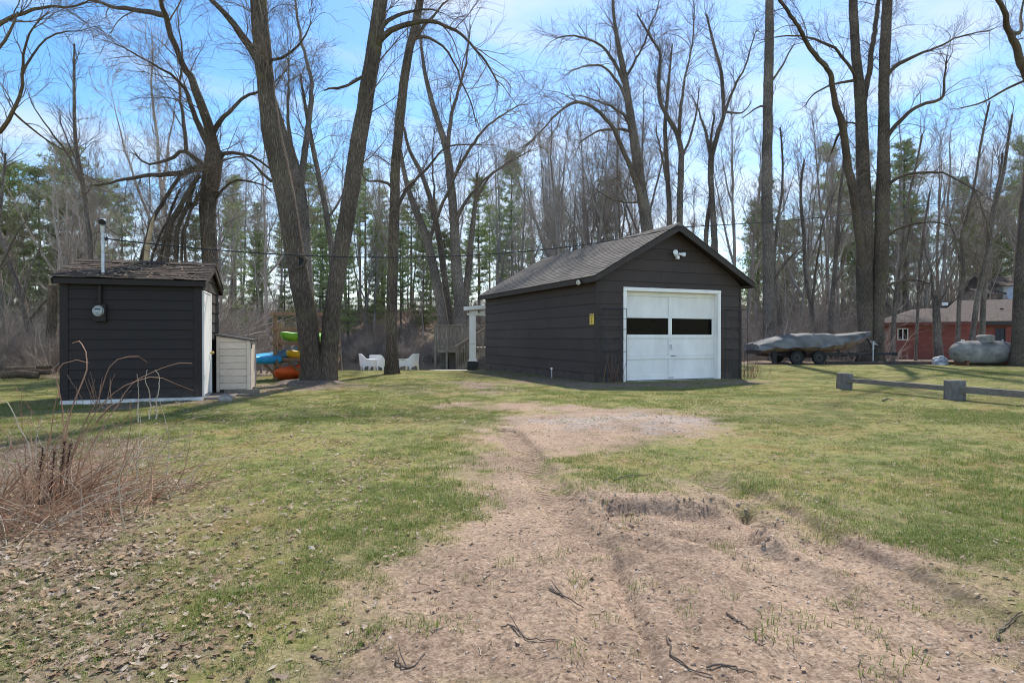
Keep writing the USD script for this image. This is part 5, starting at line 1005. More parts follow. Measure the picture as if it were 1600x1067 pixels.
T_('bare_tree', 'bare limbs of an unseen trunk reaching in at upper left', 15.0, [
    [(-90, 590, 34), (-85, 400, 30), (-75, 260, 26), (-70, 120, 22), (-60, -40, 16)], [(-72, 240, 12), (-30, 222, 10), (6, 205, 9), (24, 178, 8), (34, 130, 7), (35, 90, 6), (46, 55, 5), (80, 20, 3)], [(-66, 100, 12), (-30, 60, 10), (10, 30, 9), (60, 8, 7), (120, 5, 5), (160, -10, 3)], [(34, 120, 5), (58, 88, 4), (90, 62, 4), (130, 50, 3)], [(-60, 170, 9), (-20, 110, 8), (15, 62, 7), (30, 20, 5)], [(24, 180, 4), (60, 205, 4), (100, 235, 3)]],
    29, 'bark_brown', dens=1.2, L1=2.4, t0=.5, droop=.05)
for lab, D, ch, sd_ in (
    ('thin bare sapling left of the red cabin window', 30.0, [[(1395, 566, 7), (1398, 470, 7), (1408, 400, 6), (1414, 330, 5), (1428, 270, 4), (1440, 210, 3)], [(1402, 440, 4), (1416, 390, 4), (1424, 340, 3)]], 41),
    ('thin bare sapling right of the red cabin window', 30.5, [[(1431, 568, 6), (1434, 480, 5), (1438, 420, 5), (1444, 360, 4), (1452, 300, 3)], [(1435, 470, 3), (1452, 420, 3), (1466, 380, 2)]], 42),
    ('stubby broken trunk with thin shoots before the red cabin', 29.5, [[(1468, 570, 17), (1465, 520, 14), (1463, 485, 12), (1461, 462, 8)], [(1463, 490, 5), (1452, 440, 5), (1446, 400, 4), (1440, 360, 3)], [(1464, 480, 4), (1480, 440, 4), (1496, 390, 3)]], 43),
    ('crooked sapling standing left of the propane tank', 29.0, [[(1497, 555, 8), (1498, 480, 7), (1504, 420, 7), (1501, 370, 6), (1510, 330, 5), (1520, 290, 4), (1530, 230, 4), (1545, 160, 3)], [(1504, 420, 4), (1488, 380, 3), (1480, 340, 2)]], 44),
    ('leaning bare tree rising behind the propane tank', 28.0, [[(1516, 560, 10), (1524, 490, 9), (1535, 430, 9), (1546, 375, 8), (1552, 330, 7), (1564, 280, 6), (1572, 230, 5), (1580, 180, 3)], [(1545, 380, 5), (1536, 330, 4), (1522, 300, 3)]], 45),
    ('upright slim tree behind the dome of the propane tank', 28.5, [[(1534, 560, 10), (1536, 480, 9), (1541, 420, 8), (1544, 360, 6), (1556, 300, 5), (1566, 240, 3)]], 46),
    ('pair-stemmed thin tree in the brush left of the boat cover', 35.0, [[(1272, 560, 9), (1268, 480, 8), (1258, 430, 7), (1255, 370, 6), (1250, 310, 5), (1256, 250, 3)], [(1270, 500, 6), (1276, 430, 5), (1284, 370, 4), (1300, 310, 3)]], 47),
    ('slim grey tree standing right behind the middle of the boat', 33.0, [[(1297, 560, 10), (1299, 490, 9), (1304, 430, 8), (1308, 370, 7), (1311, 310, 6), (1318, 250, 4), (1322, 190, 3)], [(1306, 400, 4), (1318, 360, 3), (1330, 330, 2)]], 48),
    ('thin bare tree close right of the tall limbless trunk', 34.0, [[(1222, 560, 9), (1216, 480, 7), (1208, 420, 6), (1214, 350, 5), (1222, 280, 4), (1218, 200, 3)], [(1214, 440, 4), (1236, 400, 4), (1262, 380, 3)]], 49),
    ('dead-looking thin tree at the left edge of the woods', 20.0, [[(6, 600, 11), (5, 520, 10), (2, 450, 9), (-4, 380, 7), (4, 310, 5), (10, 240, 3)], [(4, 420, 5), (30, 370, 4), (52, 330, 3)]], 50),
    ('leaning pale-barked stem left of the black shed', 21.0, [[(62, 590, 10), (48, 530, 10), (34, 470, 9), (16, 410, 8), (-4, 350, 6), (-20, 300, 4)], [(36, 475, 5), (44, 430, 4), (62, 390, 3)]], 51),
    ('crooked stem leaning right behind the snapped trunk', 21.5, [[(72, 590, 11), (60, 540, 11), (44, 500, 10), (34, 460, 8), (20, 420, 7), (12, 380, 5)], [(46, 505, 6), (70, 470, 5), (96, 430, 4), (130, 395, 3)]], 52),
    ('tall slim tree rising behind the shed roof pipe', 24.0, [[(150, 590, 11), (146, 480, 10), (140, 380, 9), (128, 290, 8), (116, 210, 6), (116, 140, 5), (118, 70, 3)], [(130, 300, 5), (108, 250, 5), (82, 215, 4), (50, 160, 3)], [(134, 330, 4), (122, 280, 4), (95, 190, 3)]], 53)):
    T_('sapling' if ch[0][0][2] < 10 else 'bare_tree', lab, D, ch, sd_, 'bark_grey', dens=1.5, L1=1.9, L2=1.0, L3=.5, t0=.3, sides=9, fine=.0040)
sn = T_('snag', 'snapped tan trunk with splintered top left of the shed', 20.0, [[(76, 596, 24), (78, 560, 18), (80, 510, 16), (82, 470, 15), (83, 446, 13)]], 60, 'bark_brown', dens=.8, L1=1.0, t0=.2, cat='tree stump')
rg_ = np.random.default_rng(5); c0 = W(83, 446, 20.0) - np.array(stage.GetPrimAtPath(sn).GetAttribute('xformOp:transform').Get().ExtractTranslation())
M['raw_wood'] = mottled('raw_wood', (.30, .21, .12), (.42, .31, .19), 8.0, .9)
part(sn, 'splinters', cat_([pipe([c0 + [a, b, -.1], c0 + [a * 1.1, b, hh]], [.035, .004], 5) for a, b, hh in zip(rg_.uniform(-.1, .1, 9), rg_.uniform(-.08, .08, 9), rg_.uniform(.08, .32, 9))]), M['raw_wood'])
single('broken_spar', pipe([W(228, 425, 17.5), W(231, 385, 17.5), W(238, 350, 17.6), W(242, 335, 17.7)], [.075, .07, .05, .012], 8), M['raw_wood'], 'pale split spar standing behind the shed roof', 'broken limb', 40)
for q, (pa, pb, w) in enumerate((((2, 583), (60, 581), .10), ((14, 577), (70, 586), .07), ((-10, 590), (38, 590), .09), ((30, 572), (56, 590), .06))):
    A, B = G(pa[0], 592), G(pb[0], 591); single('cut_log', pipe([A + [0, .2 * q, .1 + .06 * q], (A + B) / 2 + [0, .2 * q, .13 + .05 * q], B + [0, .2 * q, .08 + .07 * q]], [w, w * 1.05, w], 9), M['bark_brown'], ('thickest log in the pile at the left edge', 'sloping thin log in the pile at the left edge', 'lowest log half out of frame at the left edge', 'short tilted log beside the snapped trunk')[q], 'log', 40)
single('leaning_stump', pipe([W(1372, 566, 28.2), W(1374, 545, 28.2), W(1380, 525, 28.1), W(1379, 512, 28.1)], [.16, .13, .10, .03], 9), M['bark_dark'], 'black leaning dead stump at the trailer tongue', 'tree stump', 40)

# woodland trees: a few of each kind, then copies set one by one
def wood_tree(seed, hgt, r0, forks, dens, L1):
    rg = np.random.default_rng(seed); K = 14; s = np.linspace(0, 1, K)
    lean = rg.uniform(-.10, .10, 2)
    p = np.stack([lean[0] * hgt * s + np.cumsum(rg.normal(0, .07, K)), lean[1] * hgt * s + np.cumsum(rg.normal(0, .07, K)), -.3 + (hgt + .3) * s], 1); p[0, :2] = 0
    rr = r0 * (1 - s) ** .8 + .012; rr[0] *= 1.3
    lim = [(p, rr, .28)]; tr_ = [tubes(p[None], rr[None], 8)]
    for q in range(forks):
        i = rg.integers(4, 9); az = rg.uniform(0, 6.28); k2 = 10; s2 = np.linspace(0, 1, k2); ln_ = (hgt - p[i, 2]) * rg.uniform(.6, .95)
        sp = rg.uniform(.25, .5); pp = p[i] + np.stack([np.cos(az) * sp * ln_ * s2 ** .8, np.sin(az) * sp * ln_ * s2 ** .8, ln_ * s2 * .92], 1) + np.cumsum(rg.normal(0, .05, (k2, 3)), 0) * np.linspace(0, 1, k2)[:, None]
        r2 = rr[i] * .72 * (1 - s2) ** .8 + .01; lim.append((pp, r2, .1)); tr_.append(tubes(pp[None], r2[None], 6))
    return join(tr_), crown_of(lim, rg, dens, L1, L1 * .5, .5, .28, up=.09, sides=(4, 3, 3), n2=3.0, n3=5.0, ang=(25, 55), fine=.009)
WT = [wood_tree(70 + q, *a) for q, a in enumerate(((15, .13, 2, 1.2, 2.6), (17, .16, 3, 1.1, 3.0), (12, .09, 2, 1.3, 2.2), (14, .10, 1, 1.5, 2.2), (18, .15, 3, 1.0, 3.0), (9, .06, 2, 1.7, 1.8)))]
def pine(seed, hgt, r0, bare, wide, sparse):
    rg = np.random.default_rng(seed); K = 12; s = np.linspace(0, 1, K)
    p = np.stack([np.cumsum(rg.normal(0, .04, K)), np.cumsum(rg.normal(0, .04, K)), -.4 + (hgt + .4) * s], 1); rr = r0 * (1 - s) ** .9 + .015
    tr_ = tubes(p[None], rr[None], 8); brs, tipsl = [], []
    z = hgt * bare
    while z < hgt - .25:
        f = (z - hgt * bare) / (hgt * (1 - bare)); n = rg.integers(3, 6); a0 = rg.uniform(0, 6.28)
        for q in range(n):
            if rg.random() < sparse: continue
            az = a0 + q * 6.28 / n + rg.uniform(-.35, .35); ln_ = wide * (.25 + .75 * (1 - f) ** .75) * rg.uniform(.55, 1.1) * (.6 + .4 * min(1, f * 4))
            s2 = np.linspace(0, 1, 6); c = np.array([np.interp(z, p[:, 2], p[:, 0]), np.interp(z, p[:, 2], p[:, 1]), z])
            el = rg.uniform(-.05, .22) + .45 * f
            b = c + np.stack([np.cos(az) * ln_ * s2, np.sin(az) * ln_ * s2, ln_ * (el * s2 - .22 * s2 * (1 - s2) + .08 * s2 ** 3)], 1); brs.append(b)
            for u in np.arange(.35, 1.01, .16 / max(ln_, .5) * 1.3):
                for k_ in range(4):
                    tipsl.append(np.array([np.interp(u, s2, b[:, j]) for j in range(3)]) + rg.normal(0, .13 + .09 * ln_, 3) * [1, 1, .28])
        z += rg.uniform(.55, .95) * (1.0 if f < .8 else .6)
    tips = np.array(tipsl); n = len(tips); m = 13
    br = np.array(brs); brt = tubes(br, np.linspace(.035, .008, 6)[None].repeat(len(br), 0), 4)
    d = unit(rg.normal(size=(n, m, 3)) + np.array([0, 0, .35])); ln_ = rg.uniform(.18, .38, (n, m, 1)); side = unit(np.cross(d, rg.normal(size=(n, m, 3)))) * .026
    a = tips[:, None] + d * .02; v = np.stack([a - side, a + side, a + d * ln_], 2).reshape(-1, 3); f = np.arange(len(v)).reshape(-1, 3)
    return tr_, brt, (v, f)
PT = [pine(90 + q, *a) for q, a in enumerate(((20, .22, .30, 3.2, .15), (17, .20, .12, 3.0, .10), (22, .24, .48, 2.8, .25), (13, .15, .05, 2.6, .08)))]
first = {}
REGIONS = [(-1e4, 100, 'left of the black shed'), (100, 250, 'above the left half of the shed roof'), (250, 400, 'between the shed and the double trunk'), (400, 560, 'around the stems of the double trunk'), (560, 690, 'behind the white chairs'), (690, 790, 'behind the wooden deck'), (790, 900, 'above the back of the garage roof'), (900, 1010, 'above the middle of the garage roof'), (1010, 1110, 'above the garage peak'), (1110, 1195, 'between the garage and the tall limbless trunk'), (1195, 1265, 'above the stern of the boat'), (1265, 1335, 'above the bow of the boat'), (1335, 1395, 'behind the triple-stemmed tree'), (1395, 1470, 'above the left end of the red cabin'), (1470, 1560, 'above the propane tank'), (1560, 1e4, 'at the far right edge')]
def place_wood(kind, k, x, y, sc, rot, label, group):
    if group:
        where = next(w for a, b, w in REGIONS if a <= CX + F * x / y < b); deep = 'near' if y < 46 else 'far' if y < 62 else 'very far'
        what = {('w', 5): 'low slender leafless tree', ('w', 0): 'twin-forked leafless tree', ('w', 1): 'three-forked tall leafless tree', ('w', 2): 'small forked leafless tree', ('w', 3): 'single-stemmed leafless tree', ('w', 4): 'towering leafless tree', ('p', 0): 'tall tiered pine', ('p', 1): 'broad full pine', ('p', 2): 'pine with long bare lower trunk', ('p', 3): 'short bushy pine'}[kind, k]
        label = f'{deep} {what} {where}'; group = f'{"leafless trees" if kind == "w" else "pines"} {where}'
    z = h1(x, y) - .05; key = (kind, k)
    nm, ct = ('woodland_tree', 'tree') if kind == 'w' else ('pine_tree', 'pine tree')
    t = thing(nm, label, ct, (x, y, z), rot, sc, group, first.get(key))
    if key not in first:
        first[key] = t
        if kind == 'w':
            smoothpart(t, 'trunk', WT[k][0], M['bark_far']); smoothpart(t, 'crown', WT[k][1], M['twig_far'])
        else:
            smoothpart(t, 'trunk', PT[k][0], M['pine_bark']); smoothpart(t, 'branches', PT[k][1], M['pine_bark'])
            meta(put(path_of(t, 'needles'), *PT[k][2], M['needle']).GetPrim(), kind=None)
rw = np.random.default_rng(123)
def at(px, D): return (px - CX) / F * D, D
# singled-out pines
for px, D, k, sc, lb in ((800, 60, 0, .9, 'lone layered green pine between the deck trees and the garage roof'), (952, 58, 1, 1.02, 'broad green pine behind the back of the garage roof'), (110, 38, 1, .84, 'bushy dark green pine at the far left above the brush'), (1318, 58, 1, 1.0, 'soft green pine behind the huge triple-stemmed tree')):
    place_wood('p', k, *at(px, D), sc, rw.uniform(0, 6.28), lb, None)
for px, D, k, sc in ((20, 40, 3, 1.05), (62, 39, 1, .78), (150, 41, 3, 1.0), (195, 46, 1, .78), (260, 50, 1, .72), (-40, 40, 1, .8), (85, 36, 3, .85), (130, 37, 3, .8), (0, 35, 3, .75), (40, 34, 3, .7), (310, 52, 1, .75), (360, 56, 1, .8)):
    place_wood('p', k, *at(px + rw.uniform(-6, 6), D), sc, rw.uniform(0, 6.28), 'dark green pine in the woods at far left behind the brush', 'pines at far left')
for q in range(30):
    px = rw.uniform(360, 900); D = rw.uniform(68, 92); k = rw.choice([0, 2, 2, 0, 1]); sc = rw.uniform(.55, .86)
    place_wood('p', k, *at(px, D), sc * (.8 if 720 < px < 900 else 1), rw.uniform(0, 6.28), 'tall pine with bare lower trunk on the wooded bank across the river', 'pines across the river')
for q in range(11):
    px = (500, 545, 580, 660, 630, 700, 745, 410, 450, 520, 600, 765, 672, 560)[q]; D = rw.uniform(58, 66)
    place_wood('p', int(rw.choice([1, 3, 0])), *at(px + rw.uniform(-8, 8), D), rw.uniform(.5, .82), rw.uniform(0, 6.28), 'green pine on the slope just above the far river bank', 'pines on the river slope')
for q in range(30):
    px = rw.uniform(1140, 1680); D = rw.uniform(52, 78)
    place_wood('p', int(rw.choice([0, 1, 2])), *at(px, D), rw.uniform(.62, .92), rw.uniform(0, 6.28), 'hazy green pine deep in the woods behind the boat and red cabin', 'pines in the right woods')
for q in range(30):
    px = rw.uniform(380, 930); D = rw.uniform(58, 84)
    place_wood('w', int(rw.integers(0, 6)), *at(px, D), rw.uniform(.8, 1.2), rw.uniform(0, 6.28), 'slender leafless tree on the wooded bank across the river', 'bare trees across the river')
for q in range(32):
    px = rw.uniform(-60, 420); D = rw.uniform(23, 46)
    place_wood('w', int(rw.choice([0, 2, 3, 5, 5, 1])), *at(px, D), rw.uniform(.6, 1.0), rw.uniform(0, 6.28), 'slender leafless tree in the tangled woods behind the black shed', 'bare trees behind the shed')
for q in range(34):
    px = rw.uniform(760, 1160); D = rw.uniform(38, 62)
    place_wood('w', int(rw.choice([0, 1, 2, 3, 4])), *at(px, D), rw.uniform(.75, 1.15), rw.uniform(0, 6.28), 'slender leafless tree in the woods beyond the garage', 'bare trees beyond the garage')
for q in range(72):
    px = rw.uniform(1140, 1690); D = rw.uniform(37, 72)
    if px > 1360 and D < 44: D += 8
    place_wood('w', int(rw.choice([0, 1, 2, 3, 4, 5])), *at(px, D), rw.uniform(.7, 1.2), rw.uniform(0, 6.28), 'slender leafless tree in the grey woods behind the boat and red cabin', 'bare trees in the right woods')

# ------------------------------------------------------------------ instancers (uncountable stuff)
def instancer(name, protos, mats, pos, scale, rot3, pick, label, cat_name, smooth_=False):
    """protos: (v, f[, n]) meshes; pos (n,3); scale (n,); rot3: yaw, tilt x."""
    pth = path_of('/World', name); pi = UsdGeom.PointInstancer.Define(stage, pth); rel = pi.CreatePrototypesRel()
    for q, g in enumerate(protos):
        pp = f'{pth}/{cat_name}_kind_{q}'; put(pp, g[0], g[1], mats[q % len(mats)], g[2] if len(g) > 2 else None, g[3] if len(g) > 3 else None); rel.AddTarget(pp)
    n = len(pos); pi.CreateProtoIndicesAttr(Vt.IntArray.FromNumpy(np.asarray(pick, np.int32))); pi.CreatePositionsAttr(Vt.Vec3fArray.FromNumpy(np.asarray(pos, np.float32)))
    yaw_, tx_ = rot3; c, s, ct, st = np.cos(yaw_ / 2), np.sin(yaw_ / 2), np.cos(tx_ / 2), np.sin(tx_ / 2)
    q4 = np.stack([c * st, s * st, s * ct, c * ct], 1).astype(np.float16)
    pi.CreateOrientationsAttr(Vt.QuathArray.FromNumpy(np.ascontiguousarray(q4)))
    pi.CreateScalesAttr(Vt.Vec3fArray.FromNumpy(np.repeat(np.asarray(scale, np.float32)[:, None], 3, 1)))
    meta(pi.GetPrim(), label, cat_name, None, 'stuff')
def shrub(seed, n, hgt, spread):
    rg = np.random.default_rng(seed); K = 7
    base_ = rg.normal(0, spread * .22, (n, 2)); az = np.arctan2(base_[:, 1], base_[:, 0]) + rg.normal(0, .8, n); out_ = np.zeros((n, K, 3)); out_[:, 0, :2] = base_; out_[:, 0, 2] = -.1
    el = rg.uniform(.75, 1.5, n); d = np.stack([np.cos(az) * np.cos(el), np.sin(az) * np.cos(el), np.sin(el)], 1); ln_ = hgt * rg.uniform(.45, 1.05, n)
    for k in range(1, K):
        out_[:, k] = out_[:, k - 1] + d * (ln_ / (K - 1))[:, None]; d = d + rg.normal(0, .13, (n, 3)); d[:, 2] -= .05; d = unit(d)
    R = (.012 + .004 * ln_)[:, None] * np.linspace(1, .3, K)[None]
    P2, R2 = sprout(out_, R, rg, rg.poisson(10, n), .2, 1, (25, 60), lambda m, t, i: hgt * .3 * rg.uniform(.4, 1, m), lambda l: np.full_like(l, .007), 5, .17, .03)
    P3, R3 = sprout(P2, R2, rg, rg.poisson(5, len(P2)), .2, 1, (25, 60), lambda m, t, i: .4 * rg.uniform(.4, 1, m), lambda l: np.full_like(l, .0045), 4, .17, .0)
    return join([tubes(out_, R, 4), tubes(P2, R2, 3), tubes(P3, R3, 3)])
SHR = [shrub(200 + q, *a) for q, a in enumerate(((16, 3.0, 1.6), (22, 2.2, 1.8), (14, 4.0, 1.8), (26, 1.4, 1.6)))]
pts = []
def scatter(n, pxr, Dr, scr, kinds, cond=None):
    for _ in range(n):
        px, D = rw.uniform(*pxr), rw.uniform(*Dr); x, y = at(px, D)
        if cond is None or cond(x, y): pts.append((x, y, rw.uniform(*scr), int(rw.choice(kinds))))
U_ = lambda x, y: y - 1.2 * math.log1p(math.exp(min(50, (x - 4) * 1.5))) / 1.5
scatter(420, (330, 1000), (54.5, 74), (.55, 1.15), [0, 1, 3], lambda x, y: U_(x, y) > 54)
scatter(130, (380, 800), (53.6, 57), (.5, .9), [1, 3, 3], lambda x, y: U_(x, y) > 53.3)
scatter(150, (-80, 420), (18.8, 40), (.5, 1.0), [0, 1, 2, 3], lambda x, y: U_(x, y) < 32.5 and not (x > -7.0 and y < 25) )
scatter(60, (-80, 100), (18.2, 24), (.45, .9), [0, 1, 3])
scatter(420, (1110, 1780), (50, 92), (1.2, 2.6), [0, 2, 2, 1])
scatter(160, (780, 1180), (52, 85), (1.0, 1.9), [0, 2, 1], lambda x, y: U_(x, y) > 54 or x > 9)
scatter(120, (-120, 330), (30, 50), (1.0, 1.9), [0, 2, 1], lambda x, y: U_(x, y) < 32.5 or y > 54)
scatter(330, (1110, 1700), (31, 60), (.6, 1.5), [0, 1, 2, 3], lambda x, y: not (18.5 < x < 34 and y < 41.5))
scatter(60, (1150, 1400), (29, 36), (.4, .8), [0, 1, 3], lambda x, y: x < 18.2)
scatter(60, (830, 1130), (33, 55), (.6, 1.1), [0, 1, 2])
pts = np.array(pts)
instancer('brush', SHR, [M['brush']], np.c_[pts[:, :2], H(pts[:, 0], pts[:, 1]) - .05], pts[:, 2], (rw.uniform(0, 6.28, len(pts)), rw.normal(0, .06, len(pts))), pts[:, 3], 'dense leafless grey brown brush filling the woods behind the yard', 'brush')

# ------------------------------------------------------------------ grass, leaves, gravel, clods
def tuft(seed, n, spread, hmin, hmax, lean, width):
    rg = np.random.default_rng(seed); az = rg.uniform(0, 6.28, n); rad = spread * np.sqrt(rg.random(n)); a2 = rg.uniform(0, 6.28, n); h_ = rg.uniform(hmin, hmax, n); le = rg.uniform(.2, 1, n) * lean
    b = np.stack([rad * np.cos(az), rad * np.sin(az), np.full(n, -.008)], 1); d = np.stack([np.cos(a2), np.sin(a2), np.zeros(n)], 1); sd2 = np.stack([-np.sin(a2), np.cos(a2), np.zeros(n)], 1) * width
    m_ = b + d * (h_ * le * .35)[:, None] + np.array([0, 0, 1]) * (h_ * .6)[:, None]; t_ = b + d * (h_ * le)[:, None] + np.array([0, 0, 1]) * (h_ * (1 - .35 * le))[:, None]
    v = np.stack([b - sd2, b + sd2, m_ + sd2 * .8, m_ - sd2 * .8, t_], 1).reshape(-1, 3); k = np.arange(n)[:, None] * 5
    return v, np.vstack([k + [0, 1, 2], k + [0, 2, 3], k + [3, 2, 4]]), None, np.repeat(rg.random(n), 5)
M['grass_green'] = island('grass_green', [(.085, .14, .022), (.135, .20, .036), (.195, .25, .055), (.27, .27, .088)], .6, .35)
M['grass_dull'] = island('grass_dull', [(.135, .18, .045), (.21, .22, .072), (.34, .29, .14), (.17, .215, .055)], .7, .3)
M['grass_straw'] = island('grass_straw', [(.31, .24, .13), (.45, .365, .215), (.56, .46, .30), (.18, .13, .075)], .8, .25)
near_t = [tuft(1, 26, .06, .018, .055, 1.3, .0014), tuft(2, 26, .07, .014, .042, 1.5, .0014), tuft(3, 30, .085, .010, .030, 2.2, .0014), tuft(4, 40, .13, .014, .045, 1.4, .0022), tuft(5, 40, .14, .010, .036, 1.6, .0022), tuft(6, 40, .14, .008, .026, 2.2, .0022)]
gmats = [M['grass_green'], M['grass_dull'], M['grass_straw'], M['grass_green'], M['grass_dull'], M['grass_straw']]
rgx = np.random.default_rng(77)
def lawn_points(n, d0, d1, power):
    D = d0 * (d1 / d0) ** (rgx.random(n) ** power); px = rgx.uniform(-70, 1670, n); return (px - CX) / F * D, D
gx, gy = [np.concatenate(c) for c in zip(lawn_points(26000, 2.0, 9.0, .72), lawn_points(34000, 8.0, 27.0, .8))]
gd_, gl_, gg_ = masks(gx, gy); patch = fbm2(gx, gy, .9, 4, 51); fine_ = fbm2(gx, gy, 4.0, 3, 52)
def built(x, y):
    lx, ly = (x - 2.07) * math.cos(GA) + (y - 15.35) * math.sin(GA), -(x - 2.07) * math.sin(GA) + (y - 15.35) * math.cos(GA); a = (lx > -.05) & (lx < GW + .05) & (ly > -.02) & (ly < GL)
    lx, ly = (x - SX) * math.cos(SA) + (y - SY) * math.sin(SA), -(x - SX) * math.sin(SA) + (y - SY) * math.cos(SA); return a | ((lx > -.02) & (lx < 2.85) & (ly > -.04) & (ly < 2.4))
dens_ = (1 - gd_) ** 1.5 * (1 - .62 * gl_) * (1 - gg_) * (.35 + 1.1 * smooth(.36, .62, .6 * patch + .4 * fine_)) + .02 * (gd_ > .3)
u_ = gy - 1.2 * np.logaddexp(0, (gx - 4.0) * 1.5) / 1.5
keep = (rgx.random(len(gx)) < dens_) & ~built(gx, gy) & (u_ < 33.2)
gx, gy, patch, fine_ = gx[keep], gy[keep], patch[keep], fine_[keep]; n = len(gx)
green_ = smooth(.40, .62, fbm2(gx, gy, .45, 4, 61) * .55 + fbm2(gx, gy, 2.6, 3, 62) * .45)
ru = rgx.random(n); pick = np.where(ru < .16 + .50 * green_, 0, np.where(ru < .66 + .2 * green_, 1, 2)) + np.where(gy > 8, 3, 0)
instancer('grass', near_t, gmats, np.c_[gx, gy, H(gx, gy)], rgx.uniform(.55, 1.15, n) * (.75 + .5 * green_), (rgx.uniform(0, 6.28, n), np.zeros(n)), pick, 'short patchy spring grass growing over the yard', 'grass')
def leaf_mesh(seed):
    rg = np.random.default_rng(seed); k = 9; a = np.linspace(0, 2 * np.pi, k, endpoint=False); rr = np.where(np.arange(k) % 2 == 0, 1.0, rg.uniform(.45, .75, k)) * rg.uniform(.8, 1.15, k)
    x, y = rr * np.cos(a) * 1.0, rr * np.sin(a) * .68; curl = rg.uniform(.2, .9); z = curl * (y ** 2) * .7 + rg.normal(0, .08, k) + .25 * x * rg.uniform(-.4, .5)
    v = np.vstack([[0, 0, -.05], np.stack([x, y, z], 1)]); i = np.arange(k); return v, np.stack([np.zeros(k, int), 1 + i, 1 + (i + 1) % k], 1)
LV = [leaf_mesh(q) for q in range(14)]
def bake(protos, x, y, z, s, seed, tilt=.2):
    rg = np.random.default_rng(seed); vs, fs, ts, k = [], [], [], 0; pk = rg.integers(0, len(protos), len(x)); ya = rg.uniform(0, 6.28, len(x)); tl = rg.normal(0, tilt, (2, len(x)))
    for q, (v, f) in enumerate(protos):
        m = pk == q; c, sn_ = np.cos(ya[m])[:, None], np.sin(ya[m])[:, None]; X_, Y_ = v[None, :, 0] * c - v[None, :, 1] * sn_, v[None, :, 0] * sn_ + v[None, :, 1] * c
        Z_ = v[None, :, 2] + X_ * tl[0][m][:, None] + Y_ * tl[1][m][:, None]; S_ = s[m][:, None]
        P_ = np.stack([x[m][:, None] + X_ * S_, y[m][:, None] + Y_ * S_, z[m][:, None] + (Z_ - Z_.min(1, keepdims=True)) * S_], 2); n_ = m.sum()
        vs.append(P_.reshape(-1, 3)); fs.append((f[None] + (np.arange(n_) * len(v))[:, None, None]).reshape(-1, 3) + k); k += n_ * len(v); ts.append(np.repeat(rg.random(n_), len(v)))
    return np.vstack(vs), np.vstack(fs), None, np.concatenate(ts)
def litter(name, g, mat, label, cat_name):
    meta(put(path_of('/World', name), g[0], g[1], mat, g[2], g[3]).GetPrim(), label, cat_name, None, 'stuff')
M['dead_leaf'] = island('dead_leaf', [(.10, .062, .038), (.20, .128, .075), (.30, .20, .12), (.39, .275, .17), (.40, .30, .205), (.43, .35, .27), (.22, .15, .10), (.52, .45, .37)], .75, .2)
lx_, ly_ = [np.concatenate(c) for c in zip(lawn_points(80000, 2.0, 9.0, .75), lawn_points(95000, 6.5, 27.0, .85))]
a_, b_, c_ = masks(lx_, ly_); clus = smooth(.50, .68, fbm2(lx_, ly_, 1.6, 4, 71))
rt = smooth(1.0, 4.5, lx_ - .35 * ly_ + .5) * .25
pr = (.16 + .55 * b_ + (.34 + rt) * clus) * (1 - .93 * a_) + .005
keep = (rgx.random(len(lx_)) < pr * np.where(ly_ < 9, .55, .45)) & ~built(lx_, ly_); lx_, ly_ = lx_[keep], ly_[keep]
sz = rgx.uniform(.007, .021, len(lx_)) * np.where(lx_ < -.5, 1.12, .9) * np.where(ly_ > 8, 1.4, 1)
litter('fallen_leaves', bake(LV, lx_, ly_, H(lx_, ly_) + rgx.uniform(-.002, .012, len(lx_)), sz, 3), M['dead_leaf'], 'curled brown and grey dead leaves littering the yard', 'leaves')
def pebble(seed):
    m = trimesh.creation.icosphere(0, 1.0); rg = np.random.default_rng(seed); return m.vertices * rg.uniform(.6, 1.1, 3) * [1, 1, .7] * (1 + rg.normal(0, .10, (len(m.vertices), 1))), m.faces
PB = [pebble(q) for q in range(8)]
M['gravel'] = island('gravel', [(.14, .13, .122), (.24, .225, .21), (.33, .31, .295), (.19, .178, .168), (.42, .40, .375), (.28, .23, .185)], .9)
n = 26000; t_ = rgx.random(n); pxs, pys = rgx.uniform(800, 1170, n), rgx.uniform(630, 700, n); g_ = np.array([F * CH / (pys - CY)]).ravel(); gx2, gy2 = (pxs - CX) / F * g_, g_
mk = masks(gx2, gy2)[2]; keep = rgx.random(n) < mk * .13; gx2, gy2 = gx2[keep], gy2[keep]
litter('gravel', bake(PB, gx2, gy2, H(gx2, gy2) - .006, rgx.uniform(.004, .012, len(gx2)), 4, .2), M['gravel'], 'patch of grey gravel worn bare before the garage door', 'gravel')
M['clod'] = island('soil_clod', [(.22, .165, .125), (.38, .29, .22), (.50, .39, .30), (.60, .48, .38), (.30, .23, .175), (.70, .60, .50)], .95)
cx_, cy_ = lawn_points(60000, 1.9, 8.0, .75); a_, _, _ = masks(cx_, cy_); rut_ = smooth(.25, 0, np.min([shapely.distance(shapely.points(cx_, cy_), l_[0]) for l_ in RUT_LINES], 0)); bw = smooth(-.1, .05, sd(BOWL, cx_, cy_))
keep = rgx.random(len(cx_)) < a_ * (.17 + .25 * rut_ + .35 * bw + .5 * smooth(.52, .66, fbm2(cx_, cy_, 2.2, 3, 81)) * .6); cx_, cy_ = cx_[keep], cy_[keep]
sz = .0016 + .0065 * rgx.random(len(cx_)) ** 4
litter('soil_crumbs', bake(PB, cx_, cy_, H(cx_, cy_) - sz * .4, sz, 6, .2), M['clod'], 'loose crumbs of soil and small stones on the bare earth', 'soil')
